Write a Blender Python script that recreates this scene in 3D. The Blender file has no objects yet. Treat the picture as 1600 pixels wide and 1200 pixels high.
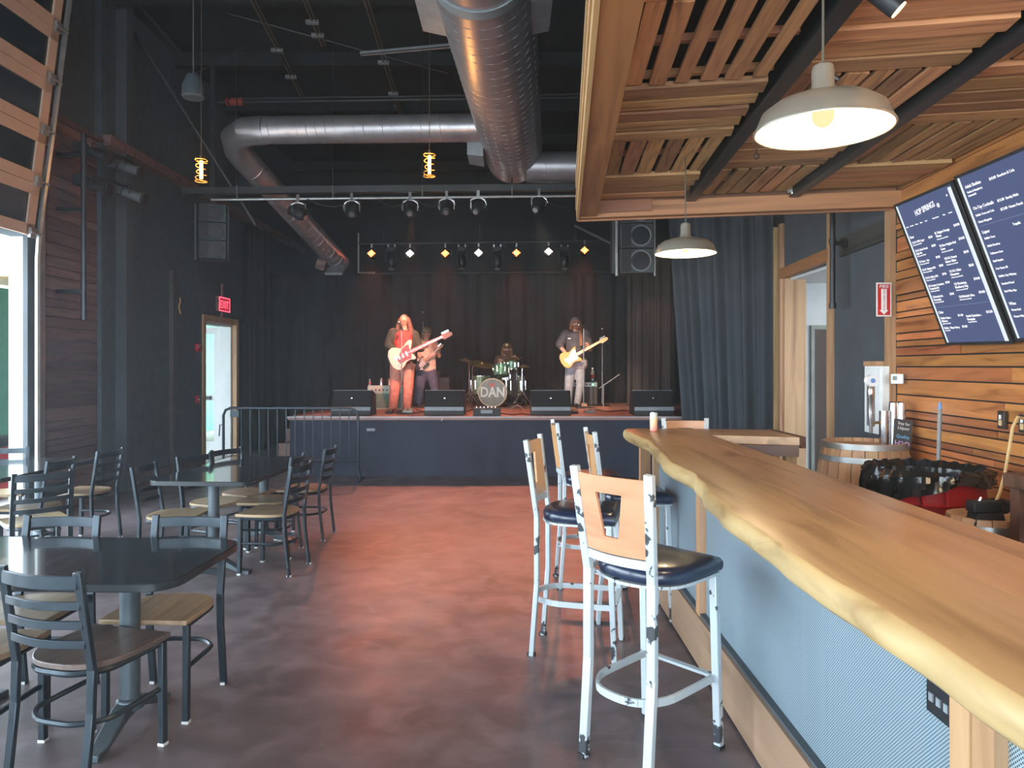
import bpy, math, random
from mathutils import Vector, Matrix
random.seed(7)
C = bpy.context.scene.collection
SC = bpy.context.scene
# ---------------------------------------------------------------- camera, world, exposure
F, HY, H = 1130.0, 572.0, 1.6
cam = bpy.data.cameras.new('camera'); camo = bpy.data.objects.new('camera', cam); C.objects.link(camo)
camo.location = (0, 0, H); camo.rotation_euler = (math.pi/2, 0, 0)
cam.sensor_width = 36; cam.lens = 36*F/1600; cam.shift_y = -(600-HY)/1600; cam.clip_start = .05; cam.clip_end = 200
SC.camera = camo
SC.view_settings.view_transform = 'Standard'; SC.view_settings.look = 'None'
SC.view_settings.gamma = 1; SC.view_settings.use_curve_mapping = False
SC.view_settings.exposure = 0.62
w = bpy.data.worlds.new('sky'); SC.world = w; w.use_nodes = True
bg = w.node_tree.nodes['Background']; bg.inputs[0].default_value = (.74, .88, 1, 1); bg.inputs[1].default_value = 9.5
def link(o): C.objects.link(o); return o
def portal(loc, rot, sx, sy):
    l = bpy.data.lights.new('daylight_portal', 'AREA'); l.shape = 'RECTANGLE'; l.size = sx; l.size_y = sy
    o = link(bpy.data.objects.new('daylight_portal', l)); o.location = loc; o.rotation_euler = rot; l.cycles.is_portal = True
portal((-5.24, 4.3, 1.47), (0, -math.pi/2, 0), 2.9, 6.4)
portal((-5.24, -2.6, 1.47), (0, -math.pi/2, 0), 2.9, 5.6)
portal((0.2, -5.9, 1.75), (math.pi/2, 0, 0), 8.0, 3.4)
portal((-5.24, 12.4, 1.15), (0, -math.pi/2, 0), 2.3, 1.3)
def lamp(name, kind, loc, power, color, **k):
    l = bpy.data.lights.new(name, kind); l.energy = power; l.color = color
    o = link(bpy.data.objects.new(name, l)); o.location = loc
    if 'size' in k: l.shadow_soft_size = k['size']
    if 'aim' in k:
        o.rotation_euler = (Vector(k['aim'])-Vector(loc)).to_track_quat('-Z', 'Y').to_euler()
        l.spot_size = k.get('cone', 1.0); l.spot_blend = k.get('blend', .6)
    return o
def P(px, py, d): return Vector(((px-800)*d/F, d, H-(py-HY)*d/F))
def PZ(px, py, z): return P(px, py, (H-z)*F/(py-HY))
# ---------------------------------------------------------------- mesh helpers
class MB:
    def __init__(s): s.v = []; s.f = []; s.M = None
    def add(s, vs, fs):
        n = len(s.v)
        s.v += [tuple(s.M @ Vector(v)) if s.M else tuple(v) for v in vs]; s.f += [tuple(i+n for i in f) for f in fs]; return s
    def box(s, c, d, R=None):
        vs = []
        for x in (-.5, .5):
            for y in (-.5, .5):
                for z in (-.5, .5):
                    p = Vector((x*d[0], y*d[1], z*d[2]))
                    if R: p = R @ p
                    vs.append(p+Vector(c))
        return s.add(vs, [(0,1,3,2),(4,6,7,5),(0,4,5,1),(2,3,7,6),(0,2,6,4),(1,5,7,3)])
    def bb(s, a, b): return s.box([(a[i]+b[i])/2 for i in range(3)], [abs(b[i]-a[i]) for i in range(3)])
    def bar(s, p, q, w_, h_, up=(0,0,1)):
        p = Vector(p); q = Vector(q); z = (q-p).normalized(); u = Vector(up)
        if abs(z.dot(u)) > .98: u = Vector((0,1,0))
        x = u.cross(z).normalized(); y = z.cross(x)
        return s.box((p+q)/2, (w_, h_, (q-p).length), Matrix((x, y, z)).transposed())
    def tube(s, pts, r, seg=8, close=False, cap=True, flat=1.0):
        pts = [Vector(p) for p in pts]; n = len(pts); rr = r if isinstance(r, (list, tuple)) else [r]*n
        vs = []; fs = []; prev = None
        for i in range(n):
            a = pts[(i-1) % n] if (i or close) else pts[0]; b = pts[(i+1) % n] if (i < n-1 or close) else pts[-1]
            t = (b-a).normalized()
            if prev is None:
                u = Vector((0,0,1)) if abs(t.z) < .9 else Vector((0,1,0)); x = u.cross(t).normalized()
            else:
                x = (prev-t*prev.dot(t)).normalized()
            prev = x; y = t.cross(x)
            for k in range(seg):
                an = 2*math.pi*k/seg; vs.append(pts[i]+(x*math.cos(an)+y*math.sin(an)*flat)*rr[i])
        m = n if close else n-1
        for i in range(m):
            for k in range(seg):
                j = (i+1) % n; fs.append((i*seg+k, i*seg+(k+1) % seg, j*seg+(k+1) % seg, j*seg+k))
        if cap and not close:
            fs.append(tuple(range(seg))[::-1]); fs.append(tuple((n-1)*seg+k for k in range(seg)))
        return s.add(vs, fs)
    def lathe(s, prof, c=(0,0,0), seg=24, R=None):
        vs = []; fs = []; n = len(prof)
        for r, z in prof:
            for k in range(seg):
                a = 2*math.pi*k/seg; p = Vector((r*math.cos(a), r*math.sin(a), z))
                if R: p = R @ p
                vs.append(p+Vector(c))
        for i in range(n-1):
            for k in range(seg): fs.append((i*seg+k, i*seg+(k+1) % seg, (i+1)*seg+(k+1) % seg, (i+1)*seg+k))
        if prof[0][0] > 1e-4: fs.append(tuple(range(seg))[::-1])
        if prof[-1][0] > 1e-4: fs.append(tuple((n-1)*seg+k for k in range(seg)))
        return s.add(vs, fs)
    def prism(s, poly, a, b, fn=None):
        fn = fn or (lambda x, y, z: (x, y, z)); n = len(poly)
        vs = [fn(x, y, a) for x, y in poly]+[fn(x, y, b) for x, y in poly]
        fs = [tuple(range(n))[::-1], tuple(range(n, 2*n))]+[(i, (i+1) % n, n+(i+1) % n, n+i) for i in range(n)]
        return s.add(vs, fs)
    def ring(s, outer, inner, a, b, fn):
        n = len(outer); vs = []
        for z in (a, b):
            vs += [fn(x, y, z) for x, y in outer]+[fn(x, y, z) for x, y in inner]
        fs = []
        for i in range(n):
            j = (i+1) % n
            fs += [(i, n+i, n+j, j), (2*n+i, 2*n+j, 3*n+j, 3*n+i), (i, j, 2*n+j, 2*n+i), (n+i, 3*n+i, 3*n+j, n+j)]
        return s.add(vs, fs)
    def sphere(s, c, r, seg=12, rings=8, sc=(1,1,1)):
        vs = []; fs = []
        for i in range(rings+1):
            t = math.pi*i/rings
            for k in range(seg):
                a = 2*math.pi*k/seg
                vs.append((c[0]+r*sc[0]*math.sin(t)*math.cos(a), c[1]+r*sc[1]*math.sin(t)*math.sin(a), c[2]+r*sc[2]*math.cos(t)))
        for i in range(rings):
            for k in range(seg): fs.append((i*seg+k, (i+1)*seg+k, (i+1)*seg+(k+1) % seg, i*seg+(k+1) % seg))
        return s.add(vs, fs)
    def mesh(s, name, mat, ang=.6):
        me = bpy.data.meshes.new(name); me.from_pydata(s.v, [], s.f); me.validate()
        import bmesh
        b = bmesh.new(); b.from_mesh(me); bmesh.ops.remove_doubles(b, verts=b.verts, dist=1e-5)
        bmesh.ops.recalc_face_normals(b, faces=b.faces); b.to_mesh(me); b.free()
        if mat: me.materials.append(mat)
        me.shade_smooth(); me.set_sharp_from_angle(angle=ang); return me
def obj(name, mb, mat, parent=None, bevel=0, kind=None, ang=.6, label=None):
    o = link(bpy.data.objects.new(name, mb.mesh(name, mat, ang)))
    if parent: o.parent = parent
    if bevel:
        m = o.modifiers.new('bevel', 'BEVEL'); m.width = bevel; m.segments = 2; m.limit_method = 'ANGLE'
    if kind: o['kind'] = kind
    if label: o['label'] = label
    return o
def tag(o, label, cat, group=None):
    o['label'] = label; o['category'] = cat
    if group: o['group'] = group
    return o
def thing(name, label, cat, loc=(0,0,0), rz=0, group=None):
    o = link(bpy.data.objects.new(name, None)); o.location = loc; o.rotation_euler = (0,0,rz); o.empty_display_size = .1
    return tag(o, label, cat, group)
def struct(name, mb, mat, parent=None, **k):
    return obj(name, mb, mat, parent, kind='structure', **k)
def sroot(name, loc=(0,0,0), rz=0, parent=None):
    o = link(bpy.data.objects.new(name, None)); o.location = loc; o.rotation_euler = (0,0,rz); o['kind'] = 'structure'; o.parent = parent; return o
def dup(root, loc, rz, label, group=None):
    r = root.copy(); C.objects.link(r); r.location = loc; r.rotation_euler = (0,0,rz); r['label'] = label
    if group: r['group'] = group
    for ch in list(root.children):
        c = ch.copy(); C.objects.link(c); c.parent = r
        for g in ch.children:
            e = g.copy(); C.objects.link(e); e.parent = c
    return r
# ---------------------------------------------------------------- materials
def nt(name):
    m = bpy.data.materials.new(name); m.use_nodes = True; n = m.node_tree.nodes; return m, n, m.node_tree.links, n['Principled BSDF']
def mat(name, col, rough=.5, metal=0, var=.15, scale=8, bump=0, emit=None, es=1, spec=None, coat=0, alpha=None, trans=0):
    m, n, l, b = nt(name)
    tc = n.new('ShaderNodeTexCoord'); no = n.new('ShaderNodeTexNoise'); no.inputs['Scale'].default_value = scale; no.inputs['Detail'].default_value = 5
    l.new(tc.outputs['Object'], no.inputs['Vector'])
    r = n.new('ShaderNodeValToRGB'); r.color_ramp.elements[0].position = .3; r.color_ramp.elements[1].position = .7
    r.color_ramp.elements[0].color = (*[c*(1-var) for c in col], 1); r.color_ramp.elements[1].color = (*[min(1, c*(1+var)) for c in col], 1)
    l.new(no.outputs[0], r.inputs[0]); l.new(r.outputs[0], b.inputs['Base Color'])
    b.inputs['Roughness'].default_value = rough; b.inputs['Metallic'].default_value = metal
    if spec is not None: b.inputs['Specular IOR Level'].default_value = spec
    if coat: b.inputs['Coat Weight'].default_value = coat
    if trans: b.inputs['Transmission Weight'].default_value = trans
    if bump:
        bp = n.new('ShaderNodeBump'); bp.inputs['Strength'].default_value = bump; bp.inputs['Distance'].default_value = .01
        l.new(no.outputs[0], bp.inputs['Height']); l.new(bp.outputs[0], b.inputs['Normal'])
    if emit: b.inputs['Emission Color'].default_value = (*emit, 1); b.inputs['Emission Strength'].default_value = es
    return m
def wood(name, c1, c2, axis=0, scale=5, rough=.45, rnd=.35, stretch=14, knots=True, coat=0):
    m, n, l, b = nt(name)
    tc = n.new('ShaderNodeTexCoord'); oi = n.new('ShaderNodeObjectInfo'); mp = n.new('ShaderNodeMapping')
    s = [scale*3]*3; s[axis] = scale*3/stretch; mp.inputs['Scale'].default_value = s
    cx = n.new('ShaderNodeVectorMath'); cx.operation = 'SCALE'; cx.inputs[0].default_value = (17, 31, 23); l.new(oi.outputs['Random'], cx.inputs['Scale'])
    l.new(tc.outputs['Object'], mp.inputs['Vector']); ad = n.new('ShaderNodeVectorMath'); l.new(mp.outputs[0], ad.inputs[0]); l.new(cx.outputs[0], ad.inputs[1])
    no = n.new('ShaderNodeTexNoise'); no.inputs['Scale'].default_value = 1; no.inputs['Detail'].default_value = 7; no.inputs['Distortion'].default_value = 1.2
    l.new(ad.outputs[0], no.inputs['Vector'])
    r = n.new('ShaderNodeValToRGB'); e = r.color_ramp.elements; e[0].position = .28; e[0].color = (*c1, 1); e[1].position = .7; e[1].color = (*c2, 1)
    x = e.new(.46); x.color = (*[(a*.35+b_*.65) for a, b_ in zip(c1, c2)], 1)
    l.new(no.outputs[0], r.inputs[0])
    hs = n.new('ShaderNodeHueSaturation'); mr = n.new('ShaderNodeMapRange'); mr.inputs[3].default_value = 1-rnd; mr.inputs[4].default_value = 1+rnd
    l.new(oi.outputs['Random'], mr.inputs[0]); l.new(mr.outputs[0], hs.inputs['Value']); l.new(r.outputs[0], hs.inputs['Color'])
    mh = n.new('ShaderNodeMapRange'); mh.inputs[3].default_value = .488; mh.inputs[4].default_value = .512
    fr = n.new('ShaderNodeMath'); fr.operation = 'FRACT'; m7 = n.new('ShaderNodeMath'); m7.operation = 'MULTIPLY'; m7.inputs[1].default_value = 7.3
    l.new(oi.outputs['Random'], m7.inputs[0]); l.new(m7.outputs[0], fr.inputs[0]); l.new(fr.outputs[0], mh.inputs[0]); l.new(mh.outputs[0], hs.inputs['Hue'])
    l.new(hs.outputs[0], b.inputs['Base Color']); b.inputs['Roughness'].default_value = rough; b.inputs['Coat Weight'].default_value = coat; b.inputs['Coat Roughness'].default_value = .25
    bp = n.new('ShaderNodeBump'); bp.inputs['Strength'].default_value = .15; bp.inputs['Distance'].default_value = .004
    l.new(no.outputs[0], bp.inputs['Height']); l.new(bp.outputs[0], b.inputs['Normal'])
    return m
def chipped(name, paint, under, amt=.6, rough=.35):
    m, n, l, b = nt(name)
    tc = n.new('ShaderNodeTexCoord'); a = n.new('ShaderNodeTexNoise'); a.inputs['Scale'].default_value = 22; a.inputs['Detail'].default_value = 9
    c = n.new('ShaderNodeTexNoise'); c.inputs['Scale'].default_value = 3.2
    l.new(tc.outputs['Object'], a.inputs['Vector']); l.new(tc.outputs['Object'], c.inputs['Vector'])
    ad = n.new('ShaderNodeMath'); ad.operation = 'ADD'; l.new(a.outputs[0], ad.inputs[0]); l.new(c.outputs[0], ad.inputs[1])
    r = n.new('ShaderNodeValToRGB'); r.color_ramp.elements[0].position = amt; r.color_ramp.elements[1].position = amt+.015
    r.color_ramp.elements[0].color = (*paint, 1); r.color_ramp.elements[1].color = (*under, 1)
    sc = n.new('ShaderNodeMath'); sc.operation = 'MULTIPLY'; sc.inputs[1].default_value = .5; l.new(ad.outputs[0], sc.inputs[0]); l.new(sc.outputs[0], r.inputs[0])
    l.new(r.outputs[0], b.inputs['Base Color']); b.inputs['Roughness'].default_value = rough; b.inputs['Metallic'].default_value = .2
    return m
def emis(name, col, s):
    m = bpy.data.materials.new(name); m.use_nodes = True; n = m.node_tree.nodes; l = m.node_tree.links
    n.remove(n['Principled BSDF']); e = n.new('ShaderNodeEmission'); e.inputs[0].default_value = (*col, 1); e.inputs[1].default_value = s
    l.new(e.outputs[0], n['Material Output'].inputs[0]); return m
def perforated():
    m, n, l, b = nt('perforated_steel')
    tc = n.new('ShaderNodeTexCoord'); sp = n.new('ShaderNodeSeparateXYZ'); l.new(tc.outputs['Object'], sp.inputs[0])
    def mth(op, a, v=None, a2=None):
        k = n.new('ShaderNodeMath'); k.operation = op; l.new(a, k.inputs[0])
        if v is not None: k.inputs[1].default_value = v
        if a2 is not None: l.new(a2, k.inputs[1])
        return k.outputs[0]
    u = mth('SUBTRACT', mth('FRACT', mth('MULTIPLY', mth('ADD', sp.outputs[1], a2=sp.outputs[2]), 95)), .5)
    v = mth('SUBTRACT', mth('FRACT', mth('MULTIPLY', mth('SUBTRACT', sp.outputs[1], a2=sp.outputs[2]), 95)), .5)
    d = mth('SQRT', mth('ADD', mth('MULTIPLY', u, a2=u), a2=mth('MULTIPLY', v, a2=v)))
    r = n.new('ShaderNodeValToRGB'); r.color_ramp.elements[0].position = .27; r.color_ramp.elements[1].position = .36
    r.color_ramp.elements[0].color = (.012, .018, .024, 1); r.color_ramp.elements[1].color = (.38, .50, .57, 1)
    l.new(d, r.inputs[0]); l.new(r.outputs[0], b.inputs['Base Color']); b.inputs['Metallic'].default_value = .5; b.inputs['Roughness'].default_value = .5
    return m
def floor_mat():
    m, n, l, b = nt('stained_concrete')
    tc = n.new('ShaderNodeTexCoord')
    def noise(s, d=6, dist=0, scv=None):
        k = n.new('ShaderNodeTexNoise'); k.inputs['Scale'].default_value = s; k.inputs['Detail'].default_value = d; k.inputs['Distortion'].default_value = dist
        if scv:
            mp = n.new('ShaderNodeMapping'); mp.inputs['Scale'].default_value = scv[:3]; mp.inputs['Rotation'].default_value = (0,0,scv[3]); l.new(tc.outputs['Object'], mp.inputs[0]); l.new(mp.outputs[0], k.inputs['Vector'])
        else: l.new(tc.outputs['Object'], k.inputs['Vector'])
        return k.outputs[0]
    a = noise(1.1, 8, .6); r = n.new('ShaderNodeValToRGB'); e = r.color_ramp.elements
    e[0].position = .3; e[0].color = (.050, .038, .040, 1); e[1].position = .72; e[1].color = (.15, .115, .122, 1); l.new(a, r.inputs[0])
    col = r.outputs[0]
    rb = n.new('ShaderNodeValToRGB'); rb.color_ramp.elements[0].position = .42; rb.color_ramp.elements[1].position = .66
    l.new(noise(5, 12, .5), rb.inputs[0]); mb = n.new('ShaderNodeMixRGB'); mb.inputs[2].default_value = (.19, .15, .16, 1); q_ = n.new('ShaderNodeMath'); q_.operation = 'MULTIPLY'; q_.inputs[1].default_value = .6
    l.new(rb.outputs[0], q_.inputs[0]); l.new(q_.outputs[0], mb.inputs[0]); l.new(col, mb.inputs[1]); col = mb.outputs[0]
    for sc in ((1, 14, 1, .5), (1, 16, 1, -.7), (1, 15, 1, 1.4)):
        s = noise(3.0, 2, 1.5, sc); rr = n.new('ShaderNodeValToRGB'); rr.color_ramp.elements[0].position = .67; rr.color_ramp.elements[1].position = .70
        l.new(s, rr.inputs[0]); mx = n.new('ShaderNodeMixRGB'); mx.inputs[2].default_value = (.2, .17, .17, 1); mu = n.new('ShaderNodeMath'); mu.operation = 'MULTIPLY'; mu.inputs[1].default_value = .22
        l.new(rr.outputs[0], mu.inputs[0]); l.new(mu.outputs[0], mx.inputs[0]); l.new(col, mx.inputs[1]); col = mx.outputs[0]
    l.new(col, b.inputs['Base Color'])
    r2 = n.new('ShaderNodeMapRange'); r2.inputs[3].default_value = .26; r2.inputs[4].default_value = .55; l.new(noise(4, 9), r2.inputs[0]); l.new(r2.outputs[0], b.inputs['Roughness'])
    bp = n.new('ShaderNodeBump'); bp.inputs['Strength'].default_value = .12; bp.inputs['Distance'].default_value = .004; l.new(noise(30, 4), bp.inputs['Height']); l.new(bp.outputs[0], b.inputs['Normal'])
    return m
def cangrad():
    m, n, l, b = nt('can_print')
    tc = n.new('ShaderNodeTexCoord'); sp = n.new('ShaderNodeSeparateXYZ'); l.new(tc.outputs['Object'], sp.inputs[0])
    r = n.new('ShaderNodeValToRGB'); mr = n.new('ShaderNodeMapRange'); mr.inputs[1].default_value = 0; mr.inputs[2].default_value = .155; l.new(sp.outputs[2], mr.inputs[0]); l.new(mr.outputs[0], r.inputs[0])
    e = r.color_ramp.elements; e[0].color = (.8, .25, .25, 1); e[1].color = (.55, .72, .8, 1); x = e.new(.35); x.color = (.9, .5, .3, 1); x = e.new(.6); x.color = (.85, .7, .4, 1)
    l.new(r.outputs[0], b.inputs['Base Color']); b.inputs['Roughness'].default_value = .35; return m
M = {}
M['floor'] = floor_mat()
M['black'] = mat('black_paint', (.012, .014, .015), .6)
M['blackmetal'] = mat('black_metal', (.02, .022, .025), .4, .3)
M['ceil'] = mat('ceiling_black', (.015, .018, .017), .9)
M['darkwall'] = mat('dark_blue_wall', (.060, .080, .092), .75)
M['greywall'] = mat('charcoal_wall', (.062, .072, .080), .7, scale=3)
M['white'] = mat('white_paint', (.75, .78, .78), .5, var=.04)
M['curtain'] = mat('black_drape', (.024, .025, .026), .85, var=.25, scale=3)
M['skirt'] = mat('navy_skirt', (.020, .027, .046), .85, scale=2)
M['duct'] = mat('galvanised_duct', (.42, .40, .41), .38, .75, var=.12, scale=5)
M['duct_band'] = mat('duct_tape_grey', (.25, .28, .29), .55, .3)
M['slat'] = wood('canopy_slat', (.17, .075, .030), (.50, .27, .12), 0, 8, .6, .35)
M['slatdark'] = wood('canopy_frame', (.18, .07, .028), (.39, .165, .065), 0, 3, .5, .2)
M['fascia'] = wood('fascia_board', (.38, .20, .08), (.62, .38, .18), 0, 3, .55, .2)
M['wallplank'] = wood('wall_plank', (.15, .042, .014), (.52, .20, .062), 0, 4, .38, .38, 9)
M['leftplank'] = wood('reclaimed_plank', (.07, .038, .034), (.19, .11, .095), 0, 4, .6, .35, 10)
M['post'] = wood('post_pine', (.30, .16, .07), (.52, .32, .16), 2, 4, .5, .15)
M['bartop'] = wood('bar_top_slab', (.22, .105, .045), (.50, .285, .145), 1, 2.6, .36, .10, 9, coat=.2)
M['live'] = wood('live_edge_sapwood', (.33, .19, .085), (.57, .38, .19), 1, 3, .5, .04, 4)
M['barfront'] = wood('bar_front_board', (.17, .095, .06), (.35, .215, .14), 1, 3, .55, .1)
M['mesh'] = perforated()
M['seatwood'] = wood('seat_wood', (.20, .13, .07), (.40, .28, .16), 0, 6, .35, .12, 8, coat=.2)
M['seatdark'] = wood('worn_seat_wood', (.055, .036, .03), (.14, .10, .085), 0, 6, .32, .12, 8, coat=.3)
M['chair'] = mat('chair_metal', (.028, .040, .050), .33, .5, var=.1)
M['foot'] = mat('foot_glide', (.6, .62, .62), .5)
M['laminate'] = mat('black_laminate', (.022, .028, .032), .13, 0, var=.5, scale=25, coat=.5)
M['edge'] = chipped('table_edge', (.018, .022, .025), (.25, .22, .2), .62)
M['post_metal'] = mat('table_column', (.09, .115, .13), .42, .5)
M['stool'] = chipped('chipped_white_paint', (.50, .56, .59), (.05, .055, .06), .575)
M['stoolback'] = wood('stool_plywood', (.46, .215, .095), (.62, .32, .155), 1, 3, .35, .05, 8, coat=.3)
M['vinyl'] = mat('navy_vinyl', (.010, .018, .045), .3, 0, var=.1, coat=.3)
M['brushed'] = mat('brushed_shade', (.50, .49, .41), .3, .75, var=.05)
M['shadein'] = mat('white_enamel', (.95, .9, .78), .5, 0, var=.02)
M['bulb'] = emis('bulb_glow', (.9, .62, .32), .95)
M['edison'] = emis('filament', (1, .42, .07), 60)
M['edison2'] = emis('glowing_tube', (1, .42, .07), 22)
M['cage'] = mat('bulb_cage', (.75, .38, .12), .4, .1)  # the filament's orange glow is put into the wire colour
M['cord'] = mat('lamp_cord', (.08, .07, .05), .6)
M['barrel'] = wood('barrel_oak', (.40, .22, .11), (.66, .43, .25), 2, 3, .55, .12)
M['hoop'] = mat('barrel_hoop', (.42, .46, .48), .4, .7, scale=4)
M['red'] = mat('red_plastic', (.42, .012, .015), .4, var=.05)
M['bag'] = mat('black_bag', (.012, .012, .012), .18, 0, bump=.5, scale=14)
M['steel'] = mat('steel', (.6, .6, .6), .2, .95, var=.03)
M['darkwood'] = wood('walnut', (.05, .018, .010), (.13, .055, .032), 0, 4, .45, .1)
M['doorbrown'] = wood('brown_door', (.03, .012, .008), (.07, .028, .018), 2, 4, .4, .05)
M['paintframe'] = mat('door_frame_grey', (.30, .33, .30), .5)
M['ovdoor'] = mat('overhead_door_frame', (.62, .42, .30), .5, .1, var=.06)
M['glass'] = mat('dark_glazing', (.016, .024, .026), .22, 0, var=.05)
M['track'] = mat('steel_track', (.42, .43, .42), .4, .8)
M['green'] = mat('green_siding', (.05, .28, .16), .6, var=.1)
M['ground'] = mat('outdoor_concrete', (.5, .5, .48), .8)
M['porch'] = wood('porch_soffit', (.5, .3, .15), (.7, .5, .3), 1, 3, .6, .1)
M['screen'] = emis('menu_screen', (.066, .085, .17), .95)
M['strip'] = emis('screen_margin', (.62, .68, .72), .9)
M['text'] = emis('screen_text', (.9, .9, .95), .9)
M['rule'] = emis('screen_rule', (.25, .29, .42), .9)
M['signred'] = mat('sign_red', (.5, .02, .02), .4, var=.03)
M['signwhite'] = mat('sign_white', (.8, .8, .8), .4, var=.02)
M['exit'] = emis('exit_letters', (1, .06, .10), 2.6)
M['exitdim'] = emis('exit_panel', (1, .03, .06), .22)
M['skin'] = mat('skin', (.55, .30, .21), .5, var=.08)
M['can'] = cangrad()
M['led_o'] = emis('led_orange', (1, .15, .03), 16)
M['led_w'] = emis('led_white', (1, .85, .75), 24)
M['stagefloor'] = mat('stage_floor', (.26, .13, .10), .5, scale=3)
M['chrome'] = mat('chrome', (.75, .75, .75), .15, 1, var=.02)
M['cymbal'] = mat('cymbal_bronze', (.35, .25, .10), .35, .8)
M['rubber'] = mat('rubber', (.015, .015, .015), .7)
M['grille'] = mat('speaker_grille', (.022, .023, .024), .6, .2)
M['greyedge'] = mat('wedge_rail', (.22, .24, .26), .5)
M['yellowcord'] = mat('yellow_cord', (.62, .45, .22), .5)
M['greypvc'] = mat('grey_pole', (.22, .22, .22), .4)
M['blue'] = mat('blue_cap', (.15, .3, .6), .4)
M['edgetrim'] = mat('stage_edge', (.35, .33, .34), .5, .2)
# ---------------------------------------------------------------- the room
R = math.radians
struct('floor', MB().bb((-5.02, -6.2, -.1), (7.0, 17.6, 0)), M['floor'])
ceil_ = struct('ceiling', MB().bb((-5.3, -6.2, 6.25), (7.0, 17.6, 6.4)), M['ceil'])
for k in range(9):
    struct('trim_purlin', MB().bb((-5.0, 1.2+k*1.9, 6.05), (6.9, 1.32+k*1.9, 6.25)), M['ceil'], ceil_)
# left wall with the overhead-door opening and the exit-door opening
wl = sroot('wall_left')
def wbox(a, b, m, par, name='wall_panel'): return struct(name, MB().bb(a, b), m, par)
wbox((-5.23, 8.72, 0), (-5, 11.75, 6.3), M['darkwall'], wl)
wbox((-5.23, 13.12, 0), (-5, 17.6, 6.3), M['darkwall'], wl)
wbox((-5.23, 11.75, 2.36), (-5, 13.12, 6.3), M['darkwall'], wl)
wbox((-5.23, 7.56, 0), (-5.03, 8.72, 6.3), M['darkwall'], wl)
wbox((-5.23, .9, 2.95), (-5, 7.56, 6.3), M['darkwall'], wl)
wbox((-5.23, .3, 0), (-5, .9, 6.3), M['darkwall'], wl)
wbox((-5.23, -5.4, 2.95), (-5, .3, 6.3), M['darkwall'], wl)
wbox((-5.23, -6.2, 0), (-5, -5.4, 6.3), M['darkwall'], wl)
z = .0; pm = {}
rr = random.Random(3)
while z < 4.27:
    h = rr.choice((.09, .10, .12, .14, .15)); h = min(h, 4.3-z)
    o = struct('plank', MB().box((0,0,0), (1.14, .022+rr.random()*.012, h-.008)), M['leftplank'], wl)
    o.location = (-5.012, 8.14, z+h/2); o.rotation_euler = (0, rr.uniform(-.003, .003), R(90)); z += h
struct('trim_cap', MB().bb((-5.05, 7.5, 4.3), (-4.93, 8.75, 4.34)), M['leftplank'], wl)
struct('reveal', MB().bb((-5.24, 7.53, 0), (-5.01, 7.56, 2.95)), M['white'], wl)
struct('trim_left', MB().bb((-5.0, 8.78, .0), (-4.96, 11.7, .16)), M['leftplank'])
struct('trim_girt', MB().bb((-5.0, 8.75, 4.28), (-4.85, 17, 4.40)), M['leftplank'])
struct('column', MB().bb((-5.0, 9.12, 0), (-4.86, 9.30, 6.2)), M['greywall'], wl)
struct('column', MB().bb((-5.0, 10.55, 0), (-4.94, 10.64, 3.0)), mat('brown_post', (.075, .062, .058), .6), wl)
struct('column', MB().bb((-5.0, 8.72, 0), (-4.95, 8.82, 6.2)), M['darkwall'], wl)
wb = sroot('wall_far'); wbox((-5.2, 17.0, 0), (7, 17.2, 6.3), M['black'], wb)
wn = sroot('wall_near')
wbox((-5.2, -6.2, 0), (-3.8, -6, 6.3), M['darkwall'], wn); wbox((4.2, -6.2, 0), (7, -6, 6.3), M['darkwall'], wn); wbox((-3.8, -6.2, 3.5), (4.2, -6, 6.3), M['darkwall'], wn)
# right wall: local x runs away from the camera, local y points into the room
AX, BX = 2.776, .054
wr = sroot('wall_right', (AX, 0, 0), math.atan2(1, BX))
wbox((-6.2, -.2, 0), (5.84, -.03, 6.3), M['black'], wr)
wbox((5.84, -.2, 0), (7.18, 0, 6.3), M['greywall'], wr)
wbox((7.18, -.2, 2.66), (8.62, 0, 6.3), M['greywall'], wr)
wbox((8.62, -.2, 0), (17.4, 0, 6.3), M['black'], wr)
z = 0; rr = random.Random(5)
while z < 3.03:
    h = rr.choice((.05, .06, .07, .085, .10, .12)); h = min(h, 3.06-z)
    cuts = [-.6, rr.uniform(2.2, 4.0), 5.83] if rr.random() < .45 else [-.6, rr.uniform(1, 2.6), rr.uniform(4.1, 5.2), 5.83]
    for a, b in zip(cuts, cuts[1:]):
        t = .02+rr.random()*.014
        o = struct('plank', MB().box((0,0,0), (b-a-.004, t, h-.011)), M['wallplank'], wr)
        o.location = ((a+b)/2, -.03+t/2, z+h/2)
    z += h
for a, b, zz in ((5.83, 5.93, 2.9), (7.10, 7.18, 3.3), (8.62, 8.70, 3.3), (8.86, 8.90, 3.3)):
    struct('trim_post', MB().bb((a, 0, 0), (b, .045, zz)), M['post'], wr)
struct('trim_head', MB().bb((7.14, -.02, 2.64), (8.66, .05, 2.76)), M['slatdark'], wr)
struct('jamb', MB().bb((8.58, -.24, 0), (8.62, .01, 2.66)), M['post'], wr)
struct('jamb', MB().bb((7.18, -.24, 0), (7.20, .01, 2.66)), M['post'], wr)
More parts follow.
